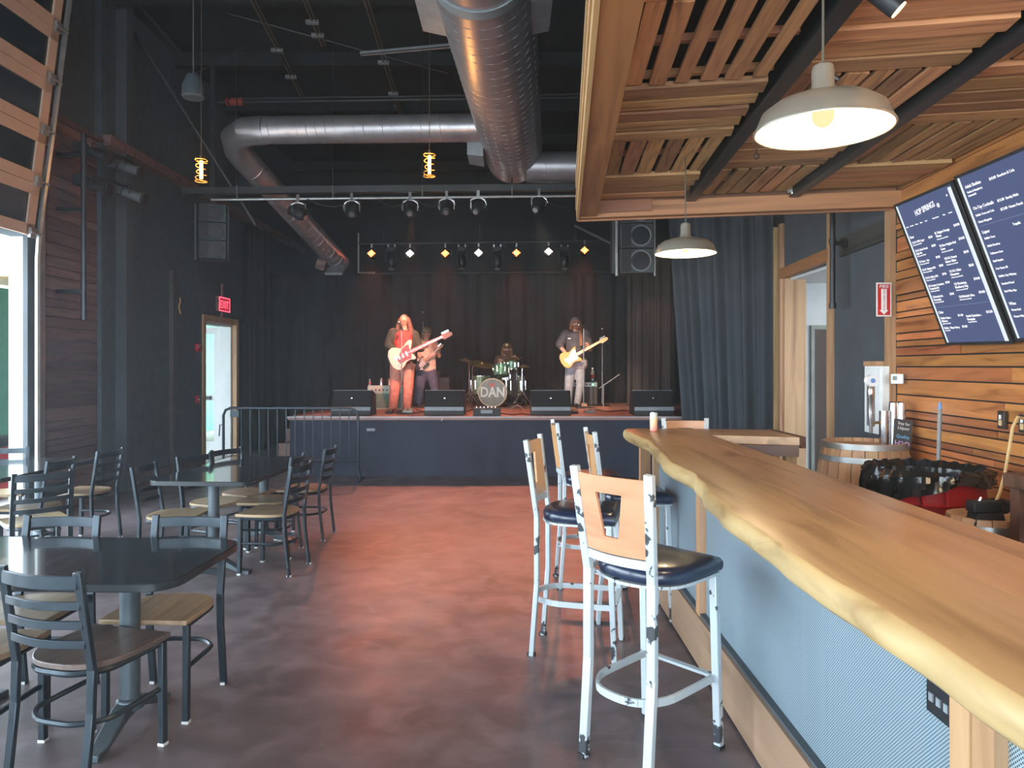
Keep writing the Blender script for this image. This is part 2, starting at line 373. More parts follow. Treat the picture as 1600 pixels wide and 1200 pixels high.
# corridor behind the doorway
co = sroot('wall_corridor')
wbox((3.36, 8.9, 0), (6.8, 9.0, 2.9), M['white'], co); wbox((4.9, 5.5, 0), (5.0, 8.9, 2.9), M['white'], co)
wbox((3.3, 5.5, 2.62), (5.0, 8.9, 2.7), M['white'], co)
lamp('corridor_light', 'AREA', (4.2, 7.4, 2.55), 9, (1, .95, .88)).data.size = .5
dd = sroot('door_1')
struct('door_frame', MB().bb((3.66, 8.84, 0), (3.70, 8.9, 2.1)).bb((3.70, 8.84, 2.05), (4.7, 8.9, 2.1)).bb((4.66, 8.86, 0), (4.72, 8.9, 2.1)), M['paintframe'], dd)
struct('door_leaf', MB().bb((3.70, 8.85, 0.01), (4.66, 8.89, 2.05)), M['doorbrown'], dd)
# exit door, open to daylight
de = sroot('door_2')
struct('door_frame', MB().bb((-5.24, 13.03, 0), (-4.96, 13.14, 2.44)).bb((-5.24, 11.66, 0), (-4.97, 11.75, 2.44)).bb((-5.24, 11.75, 2.34), (-4.97, 13.05, 2.44)), M['post'], de)
struct('door_jamb', MB().bb((-5.25, 12.98, 0), (-5.05, 13.03, 2.34)).bb((-5.25, 11.75, 2.30), (-5.05, 13.03, 2.34)), M['white'], de)
lf = struct('door_leaf', MB().bb((-6.15, 13.0, 0.02), (-6.05, 13.05, 2.3)).bb((-5.36, 13.0, 0.02), (-5.26, 13.05, 2.3)).bb((-6.05, 13.0, 2.18), (-5.36, 13.05, 2.3)).bb((-6.05, 13.0, .02), (-5.36, 13.05, .25)).bb((-6.05, 13.0, .98), (-5.36, 13.05, 1.08)), M['white'], de)
struct('push_bar', MB().bb((-5.95, 12.93, 1.0), (-5.40, 12.98, 1.06)), M['blackmetal'], de)
# outside
struct('ground', MB().bb((-30, -14, -.14), (-5.02, 30, -.02)), M['ground'])
ex = sroot('exterior_wall')
for k in range(17):
    struct('siding_board', MB().bb((-7.6-.02*(k % 2), 9+k*1.0, 0), (-7.5, 9.985+k*1.0, 2.75)), M['green'], ex)
struct('porch_roof', MB().bb((-8.2, 8.4, 2.80), (-5.3, 24, 2.92)), M['porch'], ex)
struct('porch_beam', MB().bb((-7.0, 8.2, 2.62), (-5.3, 8.4, 2.82)), M['post'], ex)
b = thing('cooler', 'red and black cooler box outside beyond the open overhead door', 'cooler', (-6.3, 8.6, 0))
obj('body', MB().bb((-.55, -.25, 0), (.15, .25, .62)), M['red'], b, .02); obj('lid', MB().bb((-.56, -.26, .62), (.16, .26, .76)), M['blackmetal'], b, .02)
g = thing('indicator_lamp', 'small green indicator lamp under the porch roof beam', 'lamp', (-5.6, 8.27, 2.5)); obj('lens', MB().sphere((0,-.03,0), .035), emis('green_lens', (.05, 1, .35), 3), g); obj('holder', MB().tube([(0,0,.02), (0,0,.16)], .02), M['blackmetal'], g)
# overhead door (raised, leaning in under the roof)
od = sroot('window_1')
xa, za, xb, zb = -4.93, 2.93, -4.60, 5.55
def OD(y, t, off=0): return Vector((xa+(xb-xa)*t+off, y, za+(zb-za)*t))
L = math.hypot(xb-xa, zb-za); tilt = math.atan2(xb-xa, zb-za); RT = Matrix.Rotation(tilt, 3, 'Y')
y0, y1 = 1.0, 7.42; ns = 5
for k in range(ns):
    t0, t1 = k/ns, (k+1)/ns
    f = MB()
    for t in (t0+.12/ns/1, t1-.10/ns):
        f.box(OD((y0+y1)/2, t), (.045, y1-y0, .11), RT)
    for yy in (y1-.06, (y0+y1)/2, y0+.06, y0+(y1-y0)*.25, y0+(y1-y0)*.75):
        f.box(OD(yy, (t0+t1)/2), (.045, .12, L/ns-.01), RT)
    struct('door_section', f, M['ovdoor'], od)
    struct('glass_pane', MB().box(OD((y0+y1)/2, (t0+t1)/2, -.004), (.012, y1-y0-.1, L/ns-.05), RT), M['glass'], od)
    hg = MB().box(OD(y1-.05, t0+.01, .04), (.03, .09, .1), RT).tube([OD(y1-.1, t0+.01, .06), OD(y1+.08, t0+.01, .06)], .012)
    struct('hinge', hg, M['track'], od)
tr = MB().tube([(-4.92, 7.50, 0), (-4.92, 7.50, 2.7), (-4.90, 7.50, 3.0), OD(7.50, .5, .03), OD(7.50, 1.1, .03)], .028, 6)
struct('door_track', tr, M['track'], od)
struct('track_angle', MB().bb((-5.0, 7.56, 0), (-4.93, 7.64, 6.0)), M['track'], od)
struct('door_jamb', MB().bb((-5.02, 7.42, 0), (-4.97, 7.60, 2.95)), M['greywall'], od)
# ---------------------------------------------------------------- stage
DS = 10.45; ZS = .87
st = thing('stage', 'low black stage with navy fabric skirt and scuffed floor', 'stage', (0, DS, 0))
obj('deck', MB().bb((-3.24, 0, ZS-.05), (3.2, 3.85, ZS)), M['stagefloor'], st, label='reddish brown stage floor')
obj('edge_trim', MB().bb((-3.25, -.012, ZS-.02), (3.2, .0, ZS+.003)), M['edgetrim'], st)
def drape(name, path, z0, z1, amp, wl_, mt, parent=None, nz=6, lean=None, seed=1, amp0=None):
    r = random.Random(seed); pts = []; s = 0
    for a, b in zip(path, path[1:]):
        a = Vector(a); b = Vector(b); n = max(2, int((b-a).length/.02)); t = (b-a).normalized(); no = Vector((-t.y, t.x))
        for i in range(n): pts.append((a+(b-a)*i/n, no, s+(b-a).length*i/n))
        s += (b-a).length
    ph = [r.uniform(0, 6) for _ in range(4)]; vs = []; fs = []
    for j in range(nz+1):
        q = j/nz
        for p, no, u in pts:
            ww = math.sin(u/wl_*6.283+ph[0]+1.5*math.sin(u*2.1+ph[1]))*.7+.3*math.sin(u/wl_*6.283*1.7+ph[2])
            A = amp*(1-.35*q) if amp0 is None else amp+(amp0-amp)*q
            x = p+no*ww*A
            if lean: x = x+Vector(lean)*(1-q)*(1-u/s)
            vs.append((x.x, x.y, z0+(z1-z0)*q))
    n = len(pts)
    for j in range(nz):
        for i in range(n-1): fs.append((j*n+i, j*n+i+1, (j+1)*n+i+1, (j+1)*n+i))
    m = MB(); m.add(vs, fs); return m
obj('skirt', drape('skirt', [(-3.22, 3.8), (-3.22, .03), (3.2, .03)], 0, ZS-.05, .012, .5, None, amp0=.002), M['skirt'], st, ang=2)
obj('tape_tag', MB().bar((P(693, 0, DS).x, -.02, ZS-.005), (P(690, 0, DS).x, -.025, ZS-.06), .02, .004), M['signwhite'], st)
obj('floor_mat', MB().prism([(-3.16, .02), (-2.66, .02), (-2.70, .75), (-2.95, .55)], ZS+.001, ZS+.008), mat('pink_mat', (.55, .34, .32), .6), st)
obj('tape_patch', MB().bb((-2.10, -.0, .66), (-1.98, .006, .70)), M['greyedge'], st)
o = thing('stage_steps', 'reddish wooden steps rising along the left side of the stage', 'steps', (-3.55, 10.9, 0))
for k in range(4):
    s_ = obj('step', MB().bb((-.10+.02*k, k*.32, k*.2+.16), (.27, k*.32+.36, k*.2+.2)).bb((-.10+.02*k, k*.32+.02, 0), (.27, k*.32+.05, k*.2+.16)), M['stagefloor'], o)
# drapes
tag(obj('back_drape', drape('b', [(-4.9, 14.42), (4.0, 14.42)], .05, 3.42, .06, .33, None, seed=3), M['curtain'], None, ang=2), 'long black drape hanging across the back of the stage', 'curtain')
tag(obj('side_drape', drape('b', [(2.12, 13.3), (2.95, 13.1)], ZS, 3.7, .06, .17, None, seed=9), mat('brown_black_drape', (.045, .035, .033), .85, scale=3), None, ang=2), 'brownish black drape at the right wing of the stage', 'curtain')
tag(obj('front_drape', drape('b', [(2.16, 10.36), (3.25, 8.95)], .02, 4.9, .085, .27, None, seed=6, lean=(.32, -.15), nz=10), mat('charcoal_drape', (.035, .042, .052), .8, scale=3), None, ang=2), 'tall charcoal drape gathered between the stage and the doorway', 'curtain')
tag(obj('left_drape', drape('b', [(-4.85, 13.2), (-4.7, 14.2)], .02, 4.2, .05, .25, None, seed=12), M['curtain'], None, ang=2), 'dark drape against the left wall past the exit door', 'curtain')
# wedges
def wedge(px, label, d=10.72, rz=0, w_=.60):
    p = P(px, 0, d); t = thing('stage_monitor', label, 'speaker', (p.x, d, ZS), rz, 'floor monitors along the stage edge')
    prof = [(0, 0), (.0, .10), (.17, .36), (.42, .30), (.42, 0)]
    obj('cabinet', MB().prism(prof, -w_/2, w_/2, lambda x, y, z: (z, x, y)), M['black'], t, .008)
    n = Vector((0, -.26, .17)).normalized()
    a = Vector((0, -.004, .13)); b = Vector((0, .158, .355)); u = b-a
    g = MB(); q = [(-w_/2+.02, 0), (w_/2-.02, 0), (w_/2-.02, 1), (-w_/2+.02, 1)]
    nn = Vector((0, -u.z, u.y)).normalized()
    g.prism(q, 0, .012, lambda x, y, z: tuple(Vector((x, 0, 0))+a+u*y+nn*z)); gr = obj('grille', g, M['grille'], t)
    obj('badge', MB().box(a+u*.5+nn*.014, (.02, .004, .014)), M['steel'], gr)
    obj('front_rail', MB().bb((-w_/2+.01, -.012, .07), (w_/2-.01, .004, .125)), M['greyedge'], t)
    obj('top_edge', MB().bb((-w_/2, .16, .358), (w_/2, .185, .368)), M['greyedge'], t)
    return t
wedge(548, 'leftmost black floor monitor, in front of the pale green amplifier')
wedge(694, 'black floor monitor at the feet of the long-haired singer')
wedge(861, 'black floor monitor in front of the guitarist in the cap')
wedge(1022, 'rightmost black floor monitor beside the charcoal drape')
# amps
def amp(px, pyb, d, w_, h_, dep, cab, cloth, panel, label, knobs=8, led=False):
    p = P(px, 0, d); t = thing('guitar_amplifier', label, 'amplifier', (p.x, d, ZS))
    obj('cabinet', MB().bb((-w_/2, 0, 0), (w_/2, dep, h_)), cab, t, .01)
    obj('grille_cloth', MB().bb((-w_/2+.03, -.008, .03), (w_/2-.03, .002, h_-.13)), cloth, t)
    pn = obj('control_panel', MB().bb((-w_/2+.02, -.01, h_-.11), (w_/2-.02, .002, h_-.03)), panel, t)
    for k in range(knobs): obj('knob', MB().tube([(-w_/2+.08+k*(w_-.16)/(knobs-1), -.01, h_-.07), (-w_/2+.08+k*(w_-.16)/(knobs-1), -.03, h_-.07)], .013, 8), M['black'], pn)
    if led: obj('pilot_light', MB().sphere((w_/2-.09, -.02, h_-.07), .016), emis('pilot_green', (.1, 1, .4), 6), pn)
    h = obj('handle', MB().tube([(-.1, dep/2, h_), (-.09, dep/2, h_+.02), (.09, dep/2, h_+.02), (.1, dep/2, h_)], .008, 6), M['rubber'], t)
    return t
amp(602, 0, 12.1, .60, .40, .25, mat('seafoam_vinyl', (.33, .45, .38), .5), mat('green_cloth', (.10, .22, .17), .7), mat('cream_panel', (.40, .45, .36), .5), 'pale green guitar amplifier behind the leftmost monitor')
amp(908, 0, 13.3, .62, .46, .28, M['black'], mat('grey_cloth', (.07, .065, .07), .8), mat('silver_panel', (.3, .3, .3), .4, .5), 'black guitar amplifier with green pilot light and bottle on top', led=True)
amp(689, 0, 13.75, .34, .52, .3, M['black'], M['grille'], M['blackmetal'], 'small black bass amplifier behind the player in the cap', knobs=4)
def bottle(p, label, r=.032, h_=.2, body=None):
    t = thing('water_bottle', label, 'bottle', p)
    pl = body or mat('clear_plastic', (.75, .8, .82), .12, 0, trans=.8, var=.02)
    obj('body', MB().lathe([(r, 0), (r, h_*.62), (r*.45, h_*.82), (r*.4, h_*.9)], seg=14), pl, t); obj('cap', MB().lathe([(r*.46, h_*.9), (r*.46, h_)], seg=12), M['white'], t)
    obj('paper_label', MB().lathe([(r*1.02, h_*.22), (r*1.02, h_*.45)], seg=14), M['signred'], t)
bottle((P(926, 0, 13.4).x, 13.4, ZS+.46), 'clear water bottle with red label on the black amplifier', .035, .24)
bottle((P(583, 0, 12.25).x-.05, 12.22, ZS+.40), 'tiny clear bottle on the left end of the green amplifier', .02, .11)
for px, lb, cm in ((596, 'silver drink can standing on the green amplifier', M['steel']), (609, 'reddish drink can on the green amplifier beside the singer', mat('can_red', (.6, .3, .2), .3, .5))):
    t = thing('drink_can', lb, 'can', (P(px, 0, 12.2).x, 12.2, ZS+.40)); obj('body', MB().lathe([(.024, 0), (.031, .008), (.031, .105), (.025, .12), (0, .118)], seg=14), cm, t); obj('tab', MB().box((0, 0, .121), (.016, .01, .002)), M['steel'], t)
t = thing('plastic_cup', 'clear plastic cup standing on the small bass amplifier', 'cup', (P(684, 0, 13.8).x, 13.85, ZS+.52)); obj('wall', MB().lathe([(.03, 0), (.04, .13), (.038, .13), (.028, .005)], seg=14), mat('cup_plastic', (.6, .6, .6), .2, trans=.7), t); obj('drink', MB().lathe([(.028, .006), (.034, .09), (0, .09)], seg=14), mat('drink', (.2, .2, .2), .1), t)
# stage box at the lip
t = thing('stage_box', 'black cable stage box with white label at the front edge', 'stage box', (P(761, 0, 10.6).x, 10.55, ZS))
obj('case', MB().bb((-.2, 0, 0), (.2, .18, .115)), M['black'], t, .005); obj('label_plate', MB().bb((-.09, -.004, .04), (.08, 0, .09)), M['greyedge'], t)
for k in range(6): obj('socket', MB().tube([(-.15+k*.055, .1, .115), (-.15+k*.055, .1, .135)], .012, 8), M['chrome'], t)
# cables
def cable(pts, r, m, label, name='cable'):
    t = tag(obj(name, MB().tube(pts, r, 6), m), label, 'cable'); return t
def SP(px, py, dz=0): p = PZ(px, py, ZS+.008); p.z += dz; return p
cable([SP(700, 648), SP(720, 645), SP(735, 641), SP(748, 639), SP(760, 637.5)], .008, M['rubber'], 'black cable winding on the stage floor left of the stage box')
cable([SP(783, 646), SP(800, 648), SP(815, 646.5), SP(830, 648)], .008, M['rubber'], 'black cable running right from the stage box to the monitor')
cable([Vector(SP(808, 645))+Vector((math.cos(a)*.10, .0, math.sin(a)*.115)) for a in [i*math.pi/10 for i in range(11)]], .006, mat('pink_cable', (.45, .25, .22), .5), 'pale cable loop arching up beside the third monitor')
cable([SP(930, 640), SP(950, 643), SP(975, 641), SP(1000, 644), SP(985, 637)], .009, M['rubber'], 'black cable curled on the floor near the boom stand')
cable([SP(650, 640), SP(662, 643), SP(640, 646), SP(620, 645)], .009, M['rubber'], 'black cable beside the singer shoes')
for px, py, lb, c in ((895, 646, 'flat black pedal on the floor beside the third monitor', M['black']), (921, 645, 'grey effects box on the stage lip right of the third monitor', mat('pedal_grey', (.2, .2, .19), .5)), (913, 636, 'small orange effects pedal in front of the black amplifier', mat('pedal_orange', (.6, .28, .16), .5)), (638, 645, 'pale tuner pedal in front of the singer', mat('pedal_green', (.32, .36, .30), .5)), (608, 646, 'black pedal beside the left foot of the singer', M['black'])):
    p = PZ(px, py, ZS); t = thing('effects_pedal', lb, 'pedal', p, 0, 'effects pedals on the stage')
    w_ = .16 if px in (895, 921, 638) else .1
    obj('housing', MB().prism([(-.07, 0), (-.07, .035), (.07, .07), (.07, 0)], -w_/2, w_/2, lambda x, y, z: (z, x, y)), c, t, .004); obj('footswitch', MB().tube([(0, -.03, .04), (0, -.03, .062)], .012, 8), M['chrome'], t)
# ---------------------------------------------------------------- people
def caps(m, a, b, ra, rb):
    import bmesh
    a = Vector(a); b = Vector(b); bm = bmesh.new()
    ra = (ra,)*3 if not isinstance(ra, tuple) else ra; rb = (rb,)*3 if not isinstance(rb, tuple) else rb
    for c, r in ((a, ra), (b, rb)):
        n = len(bm.verts); bmesh.ops.create_icosphere(bm, subdivisions=2, radius=1)
        bm.verts.ensure_lookup_table()
        for v in bm.verts[n:]: v.co = Vector((v.co.x*r[0], v.co.y*r[1], v.co.z*r[2]))+c
    res = bmesh.ops.convex_hull(bm, input=list(bm.verts))
    dead = [v for v in bm.verts if not v.link_faces]
    fs = [f for f in bm.faces if f in set(res['geom'])] or list(bm.faces)
    hull = set(g for g in res['geom'] if isinstance(g, bmesh.types.BMFace))
    for f in list(bm.faces):
        if f not in hull: bm.faces.remove(f)
    bm.verts.index_update()
    m.add([tuple(v.co) for v in bm.verts], [tuple(v.index for v in f.verts) for f in bm.faces]); bm.free()
def blob(name, segs, mt, parent, voxel=.011, smooth=3, extra=None, label=None):
    m = MB(); o0 = parent.location
    for s in segs: caps(m, Vector(s[0])-o0, Vector(s[1])-o0, s[2], s[3])
    me = bpy.data.meshes.new(name); me.from_pydata(m.v, [], m.f)
    t = link(bpy.data.objects.new('tmp', me)); r = t.modifiers.new('r', 'REMESH'); r.mode = 'VOXEL'; r.voxel_size = voxel; r.use_smooth_shade = True
    sm = t.modifiers.new('s', 'SMOOTH'); sm.iterations = smooth; sm.factor = .5
    dg = bpy.context.evaluated_depsgraph_get(); nm = bpy.data.meshes.new_from_object(t.evaluated_get(dg)); bpy.data.objects.remove(t)
    nm.materials.clear(); nm.materials.append(mt); nm.shade_smooth(); nm.name = name
    o = link(bpy.data.objects.new(name, nm)); o.parent = parent
    if label: o['label'] = label
    return o
def hand(segs, wrist, mid, curl, s=1.0, up=1):
    # palm from wrist to mid, four unequal fingers bent along curl, a thumb leaving the side of the palm
    w_ = Vector(wrist); m_ = Vector(mid); d = (m_-w_).normalized(); side = d.cross(Vector((0,1,0))).normalized()*up; c = Vector(curl).normalized()
    segs.append((w_, m_, (.022*s), (.024*s)))
    segs.append((m_-side*.022*s, m_+side*.022*s, .014*s, .014*s))
    for k, ln in enumerate((.062, .072, .068, .052)):
        a = m_+side*(.03-.02*k)*s; b = a+(d*.5+c*.3)*ln*.8*s; e = b+(c*.9+d*.1)*ln*.6*s
        segs.append((a, b, .0095*s, .0088*s)); segs.append((b, e, .0088*s, .0078*s))
    a = w_+(m_-w_)*.35+side*.022*s; b = a+(side*.8+d*.6).normalized()*.04*s; segs.append((a, b, .012*s, .010*s)); segs.append((b, b+(d+c*.5).normalized()*.028*s, .010*s, .008*s))
def face(parent, hc, s, dirx, eye=None, beard=None, glasses=False):
    # hc = head centre (world), facing -Y with a small turn
    o0 = parent.location; c = Vector(hc)-o0
    e = MB()
    for sx in (-1, 1): e.sphere((c.x+dirx+sx*.031*s, c.y-.090*s, c.z+.004), .0085*s, 10, 6)
    obj('eyes', e, mat('eye', (.05, .035, .03), .7), parent)
    obj('mouth', MB().sphere((c.x+dirx, c.y-.094*s, c.z-.062*s), .02*s, 10, 6, (1.1, .35, .3)), mat('lips', (.32, .10, .09), .5), parent)
    if glasses:
        g = MB()
        for sx in (-1, 1): g.tube([(c.x+dirx+sx*.033*s+math.cos(a)*.026*s, c.y-.104*s, c.z+.004+math.sin(a)*.02*s) for a in [k*math.pi/6 for k in range(12)]], .0028, 5, close=True)
        g.tube([(c.x+dirx-.008*s, c.y-.106*s, c.z+.006), (c.x+dirx+.008*s, c.y-.106*s, c.z+.006)], .0025, 5)
        obj('glasses', g, M['blackmetal'], parent)
def headsegs(hc, s, dirx=0):
    h = Vector(hc)
    return [(h+Vector((0, .015, .03))*s, h+Vector((dirx, -.01, -.03))*s, (.078*s, .092*s, .085*s), (.062*s, .078*s, .07*s)),
            (h+Vector((dirx, -.03, -.07))*s, h+Vector((dirx, -.02, -.04))*s, .042*s, .06*s),
            (h+Vector((dirx, -.082, .005))*s, h+Vector((dirx*1.1, -.100, -.028))*s, .010*s, .015*s),
            (h+Vector((-.079, .01, .01))*s, h+Vector((-.079, .012, -.025))*s, .014*s, .010*s), (h+Vector((.079, .01, .01))*s, h+Vector((.079, .012, -.025))*s, .014*s, .010*s)]
def shoe(segs, ankle, tox, toy, s=1.0, zf=ZS):
    a = Vector(ankle); b = Vector((a.x+tox, a.y+toy, zf+.035)); h = Vector((a.x-tox*.25, a.y-toy*.25+.01, zf+.04))
    segs.append((h, b, (.042*s, .042*s, .038*s), (.045*s, .048*s, .032*s))); segs.append((a, h, .045*s, .045*s))
def guitar(name, label, cat, butt, tip, d, body, guard, neckc, s, offset=True, strap=None):
    a = P(butt[0], butt[1], d); b = P(tip[0], tip[1], d); v = b-a; L_ = v.length; ang = math.atan2(v.z, v.x)
    t = thing(name, label, cat, a); t.rotation_euler = (0, -ang, 0); k = L_/.98
    if offset:
        out = [(0, -.02), (.01, .08), (.05, .145), (.11, .165), (.17, .14), (.22, .105), (.27, .11), (.32, .145), (.38, .165), (.415, .15), (.41, .12), (.37, .06), (.345, .03), (.345, -.03), (.36, -.07), (.365, -.115), (.34, -.125), (.28, -.10), (.22, -.11), (.17, -.15), (.11, -.18), (.05, -.16), (.01, -.10)]
    else:
        out = [(0, 0), (.01, .09), (.05, .145), (.11, .16), (.17, .135), (.21, .11), (.26, .115), (.32, .14), (.365, .15), (.375, .13), (.35, .08), (.325, .04), (.325, -.03), (.35, -.07), (.375, -.12), (.36, -.145), (.31, -.135), (.25, -.11), (.20, -.115), (.15, -.145), (.10, -.16), (.05, -.14), (.01, -.08)]
    fn = lambda x, y, z: (x*k, z, y*k)
    bo = obj('body', MB().prism(out, -.022, .022, fn), body, t, .006)
    g = [(.13, -.10), (.11, -.03), (.16, .02), (.22, .075), (.30, .11), (.35, .11), (.335, .03), (.33, -.04), (.31, -.09), (.22, -.085)]
    pg = obj('pickguard', MB().prism(g, -.027, -.0215, fn), guard, t)
    for x in (.15, .21, .27): obj('pickup', MB().prism([(x-.012, -.04), (x+.012, -.036), (x+.012, .036), (x-.012, .032)], -.034, -.026, fn), M['signwhite'], pg)
    for x, y in ((.10, -.09), (.13, -.12)): obj('knob', MB().tube([fn(x, y, -.022), fn(x, y, -.04)], .012, 8), M['signwhite'], pg)
    obj('bridge', MB().prism([(.085, -.035), (.105, -.035), (.105, .035), (.085, .035)], -.034, -.02, fn), M['chrome'], t)
    obj('neck', MB().prism([(.33, -.029), (.82, -.021), (.82, .021), (.33, .029)], -.036, -.012, fn), neckc, t)
    hd = obj('headstock', MB().prism([(.82, -.021), (.85, -.05), (.93, -.045), (.98, -.035), (.985, 0), (.96, .02), (.85, .035), (.82, .021)], -.03, -.015, fn), neckc, t)
    for q in range(6): obj('tuning_peg', MB().tube([fn(.85+q*.02, .03, -.02), fn(.85+q*.02, .06, -.02)], .006, 6), M['chrome'], hd)
    obj('strings', MB().bb((.1*k, -.0385, -.012), (.84*k, -.0375, -.0105)).bb((.1*k, -.0385, .0105), (.84*k, -.0375, .012)).bb((.1*k, -.0385, -.001), (.84*k, -.0375, .001)), M['chrome'], t)
    return t
cloth = lambda n, c, **k: mat(n, c, .8, var=.25, scale=14, bump=.25, **k)
# singer
d = 11.8; Z = lambda px, py, dy=0: P(px, py, d+dy)
t = thing('person', 'long-haired singer in glasses, dark green jacket and trousers coloured as if red-lit, playing a cream guitar', 'person', (P(628, 0, d).x, d, ZS))
hc = Z(631, 502.5); s = .92
body = headsegs(hc, s, -.01)+[(Z(631.5, 512), Z(632, 519), .05, .06), (Z(632, 524), Z(629, 562), (.17, .11, .08), (.16, .12, .08)),
    (Z(614, 522), Z(608.5, 541, -.04), .055, .045), (Z(608.5, 541, -.04), Z(627, 552.5, -.16), .042, .03), (Z(647, 524), Z(653, 543, -.06), .055, .045), (Z(653, 543, -.06), Z(662.5, 543.5, -.16), .042, .03),
    (Z(619, 570), Z(617, 606), .085, .06), (Z(617, 606), Z(614, 636), .058, .04), (Z(638, 570), Z(638, 607), .085, .06), (Z(638, 607), Z(636, 636), .058, .04)]
hand(body, Z(627, 552.5, -.16), Z(633, 554, -.18), (.3, -.1, -1)); hand(body, Z(662.5, 543.5, -.16), Z(666, 541, -.18), (.2, -.6, .8))
blob('body', body, M['skin'], t)
blob('shirt', [(Z(632, 524, -.03), Z(629, 566, -.03), (.16, .12, .09), (.17, .14, .06))], cloth('red_lit_shirt', (.42, .055, .045)), t, label='shirt coloured as if red-lit')  # the red stands in for stage light falling on the shirt
jk = [(Z(615, 521), Z(607.5, 540, -.03), .092, .085), (Z(607.5, 540, -.03), Z(622, 550, -.12), .082, .06), (Z(647, 524), Z(654, 543, -.04), .085, .078), (Z(654, 543, -.04), Z(658, 545, -.10), .075, .06),
      (Z(614, 522, .02), Z(613, 566, .02), (.09, .11, .07), (.085, .12, .05)), (Z(646, 524, .02), Z(646, 566, .02), (.07, .11, .07), (.06, .12, .05)), (Z(615, 520, .04), Z(646, 522, .04), .08, .075), (Z(618, 525, .1), Z(642, 560, .1), .06, .05), (Z(640, 525, .1), Z(618, 562, .1), .06, .05)]
blob('jacket', jk, cloth('green_jacket', (.028, .042, .032)), t, label='dark green open jacket')
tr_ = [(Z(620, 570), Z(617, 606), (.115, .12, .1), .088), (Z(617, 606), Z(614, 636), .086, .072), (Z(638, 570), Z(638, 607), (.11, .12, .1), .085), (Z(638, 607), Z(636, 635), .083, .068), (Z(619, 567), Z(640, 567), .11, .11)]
blob('trousers', tr_, cloth('red_lit_trousers', (.62, .24, .17)), t, label='loose trousers tinted with red stage light')  # pale trousers with the red stage light put into their colour
sh = []; shoe(sh, Z(613.5, 638), -.02, -.13); shoe(sh, Z(636, 637), .05, -.12); [blob('shoe', sh[i_:i_+2], mat('pale_shoe', (.5, .35, .3), .6), t) for i_ in (0, 2)]
hr = [(hc+Vector((0, .04, .035)), hc+Vector((0, .05, .0)), (.085, .085, .09), .085), (hc+Vector((-.075, .02, .02)), hc+Vector((-.12, .02, -.20)), .035, .045), (hc+Vector((.075, .01, .04)), hc+Vector((.115, .0, -.14)), .035, .05), (hc+Vector((.115, -.02, -.14)), hc+Vector((.17, -.06, -.34)), .05, .03), (hc+Vector((0, .08, 0)), hc+Vector((0, .11, -.25)), .08, .08)]
blob('hair', hr, mat('brown_hair', (.11, .055, .035), .6, var=.4, scale=30), t)
face(t, hc, s, -.01, glasses=True)
guitar('electric_guitar', 'cream offset electric guitar with dark red pickguard held by the singer', 'guitar', (609, 565), (705.5, 519.5), d-.22, mat('cream_body', (.72, .50, .36), .3, var=.05), mat('tortoise_guard', (.25, .03, .03), .3), mat('rosewood_neck', (.30, .10, .06), .4), 1)
# bassist
d = 13.2
t = thing('person', 'bass player in a cap, pale shirt and blue jeans behind the singer', 'person', (P(666, 0, d).x, d, ZS))
hc = Z(667, 520); s = .90
body = headsegs(hc, s, .015)+[(Z(666, 529), Z(666, 533), .05, .06), (Z(666, 538), Z(666, 572), (.15, .10, .07), (.14, .1, .07)), (Z(657, 536), Z(653, 552, -.08), .05, .042), (Z(653, 552, -.08), Z(661, 562, -.16), .04, .03),
    (Z(677, 536), Z(686, 556, -.05), .052, .042), (Z(686, 556, -.05), Z(684, 545, -.14), .04, .03), (Z(660, 580), Z(656, 607), .085, .06), (Z(656, 607), Z(653, 630), .058, .04), (Z(673, 580), Z(679, 606), .085, .06), (Z(679, 606), Z(683, 630), .058, .04)]
hand(body, Z(684, 545, -.14), Z(681, 541, -.16), (-.4, -.6, .6)); hand(body, Z(661, 562, -.16), Z(665, 564, -.18), (.3, -.2, -1))
blob('body', body, M['skin'], t)
blob('shirt', [(Z(666, 537), Z(666, 578), (.175, .13, .07), (.19, .14, .05)), (Z(657, 536), Z(654, 548, -.05), .08, .07), (Z(677, 536), Z(683, 547, -.03), .08, .07)], cloth('cream_shirt', (.60, .48, .38)), t, label='cream short-sleeved shirt')
blob('jeans', [(Z(660, 580), Z(656, 607), .115, .085), (Z(656, 607), Z(653, 631), .083, .07), (Z(673, 580), Z(679, 606), .115, .085), (Z(679, 606), Z(683, 631), .083, .07)], cloth('jeans_blue', (.07, .085, .14)), t)
sh = []; shoe(sh, Z(652, 631), -.04, -.12); shoe(sh, Z(684, 631), .05, -.12); [blob('shoe', sh[i_:i_+2], M['rubber'], t) for i_ in (0, 2)]
face(t, hc, s, .015)
def capmesh(parent, hc, s, crown, brim, yaw=0, blip=None):
    o0 = parent.location; c = Vector(hc)-o0
    k = obj('cap', MB().sphere((c.x, c.y+.012*s, c.z+.045*s), .1*s, 16, 10, (.95, 1.08, .82)), crown, parent)
    b_ = [(math.cos(a)*.085*s, math.sin(a)*.085*s) for a in [math.pi+i*math.pi/8 for i in range(9)]]
    q = [(-.085*s, 0)]+[(math.cos(a)*.085*s, math.sin(a)*.16*s) for a in [math.pi+i*math.pi/10 for i in range(1, 10)]]+[(.085*s, 0)]
    cy, sy = math.cos(yaw), math.sin(yaw)
    obj('brim', MB().prism(q, 0, .008, lambda x, y, z: (c.x+x*cy-(y-.02)*sy, c.y+x*sy+(y-.02)*cy, c.z+.045*s+z+.15*(y))), brim, parent)
    if blip: obj('cap_badge', MB().tube([(c.x, c.y-.085*s, c.z+.08*s), (c.x, c.y-.103*s, c.z+.078*s)], .025*s, 12), blip, parent)
capmesh(t, hc, s, cloth('tan_cap', (.20, .14, .08)), cloth('tan_brim', (.5, .36, .25)), .3)
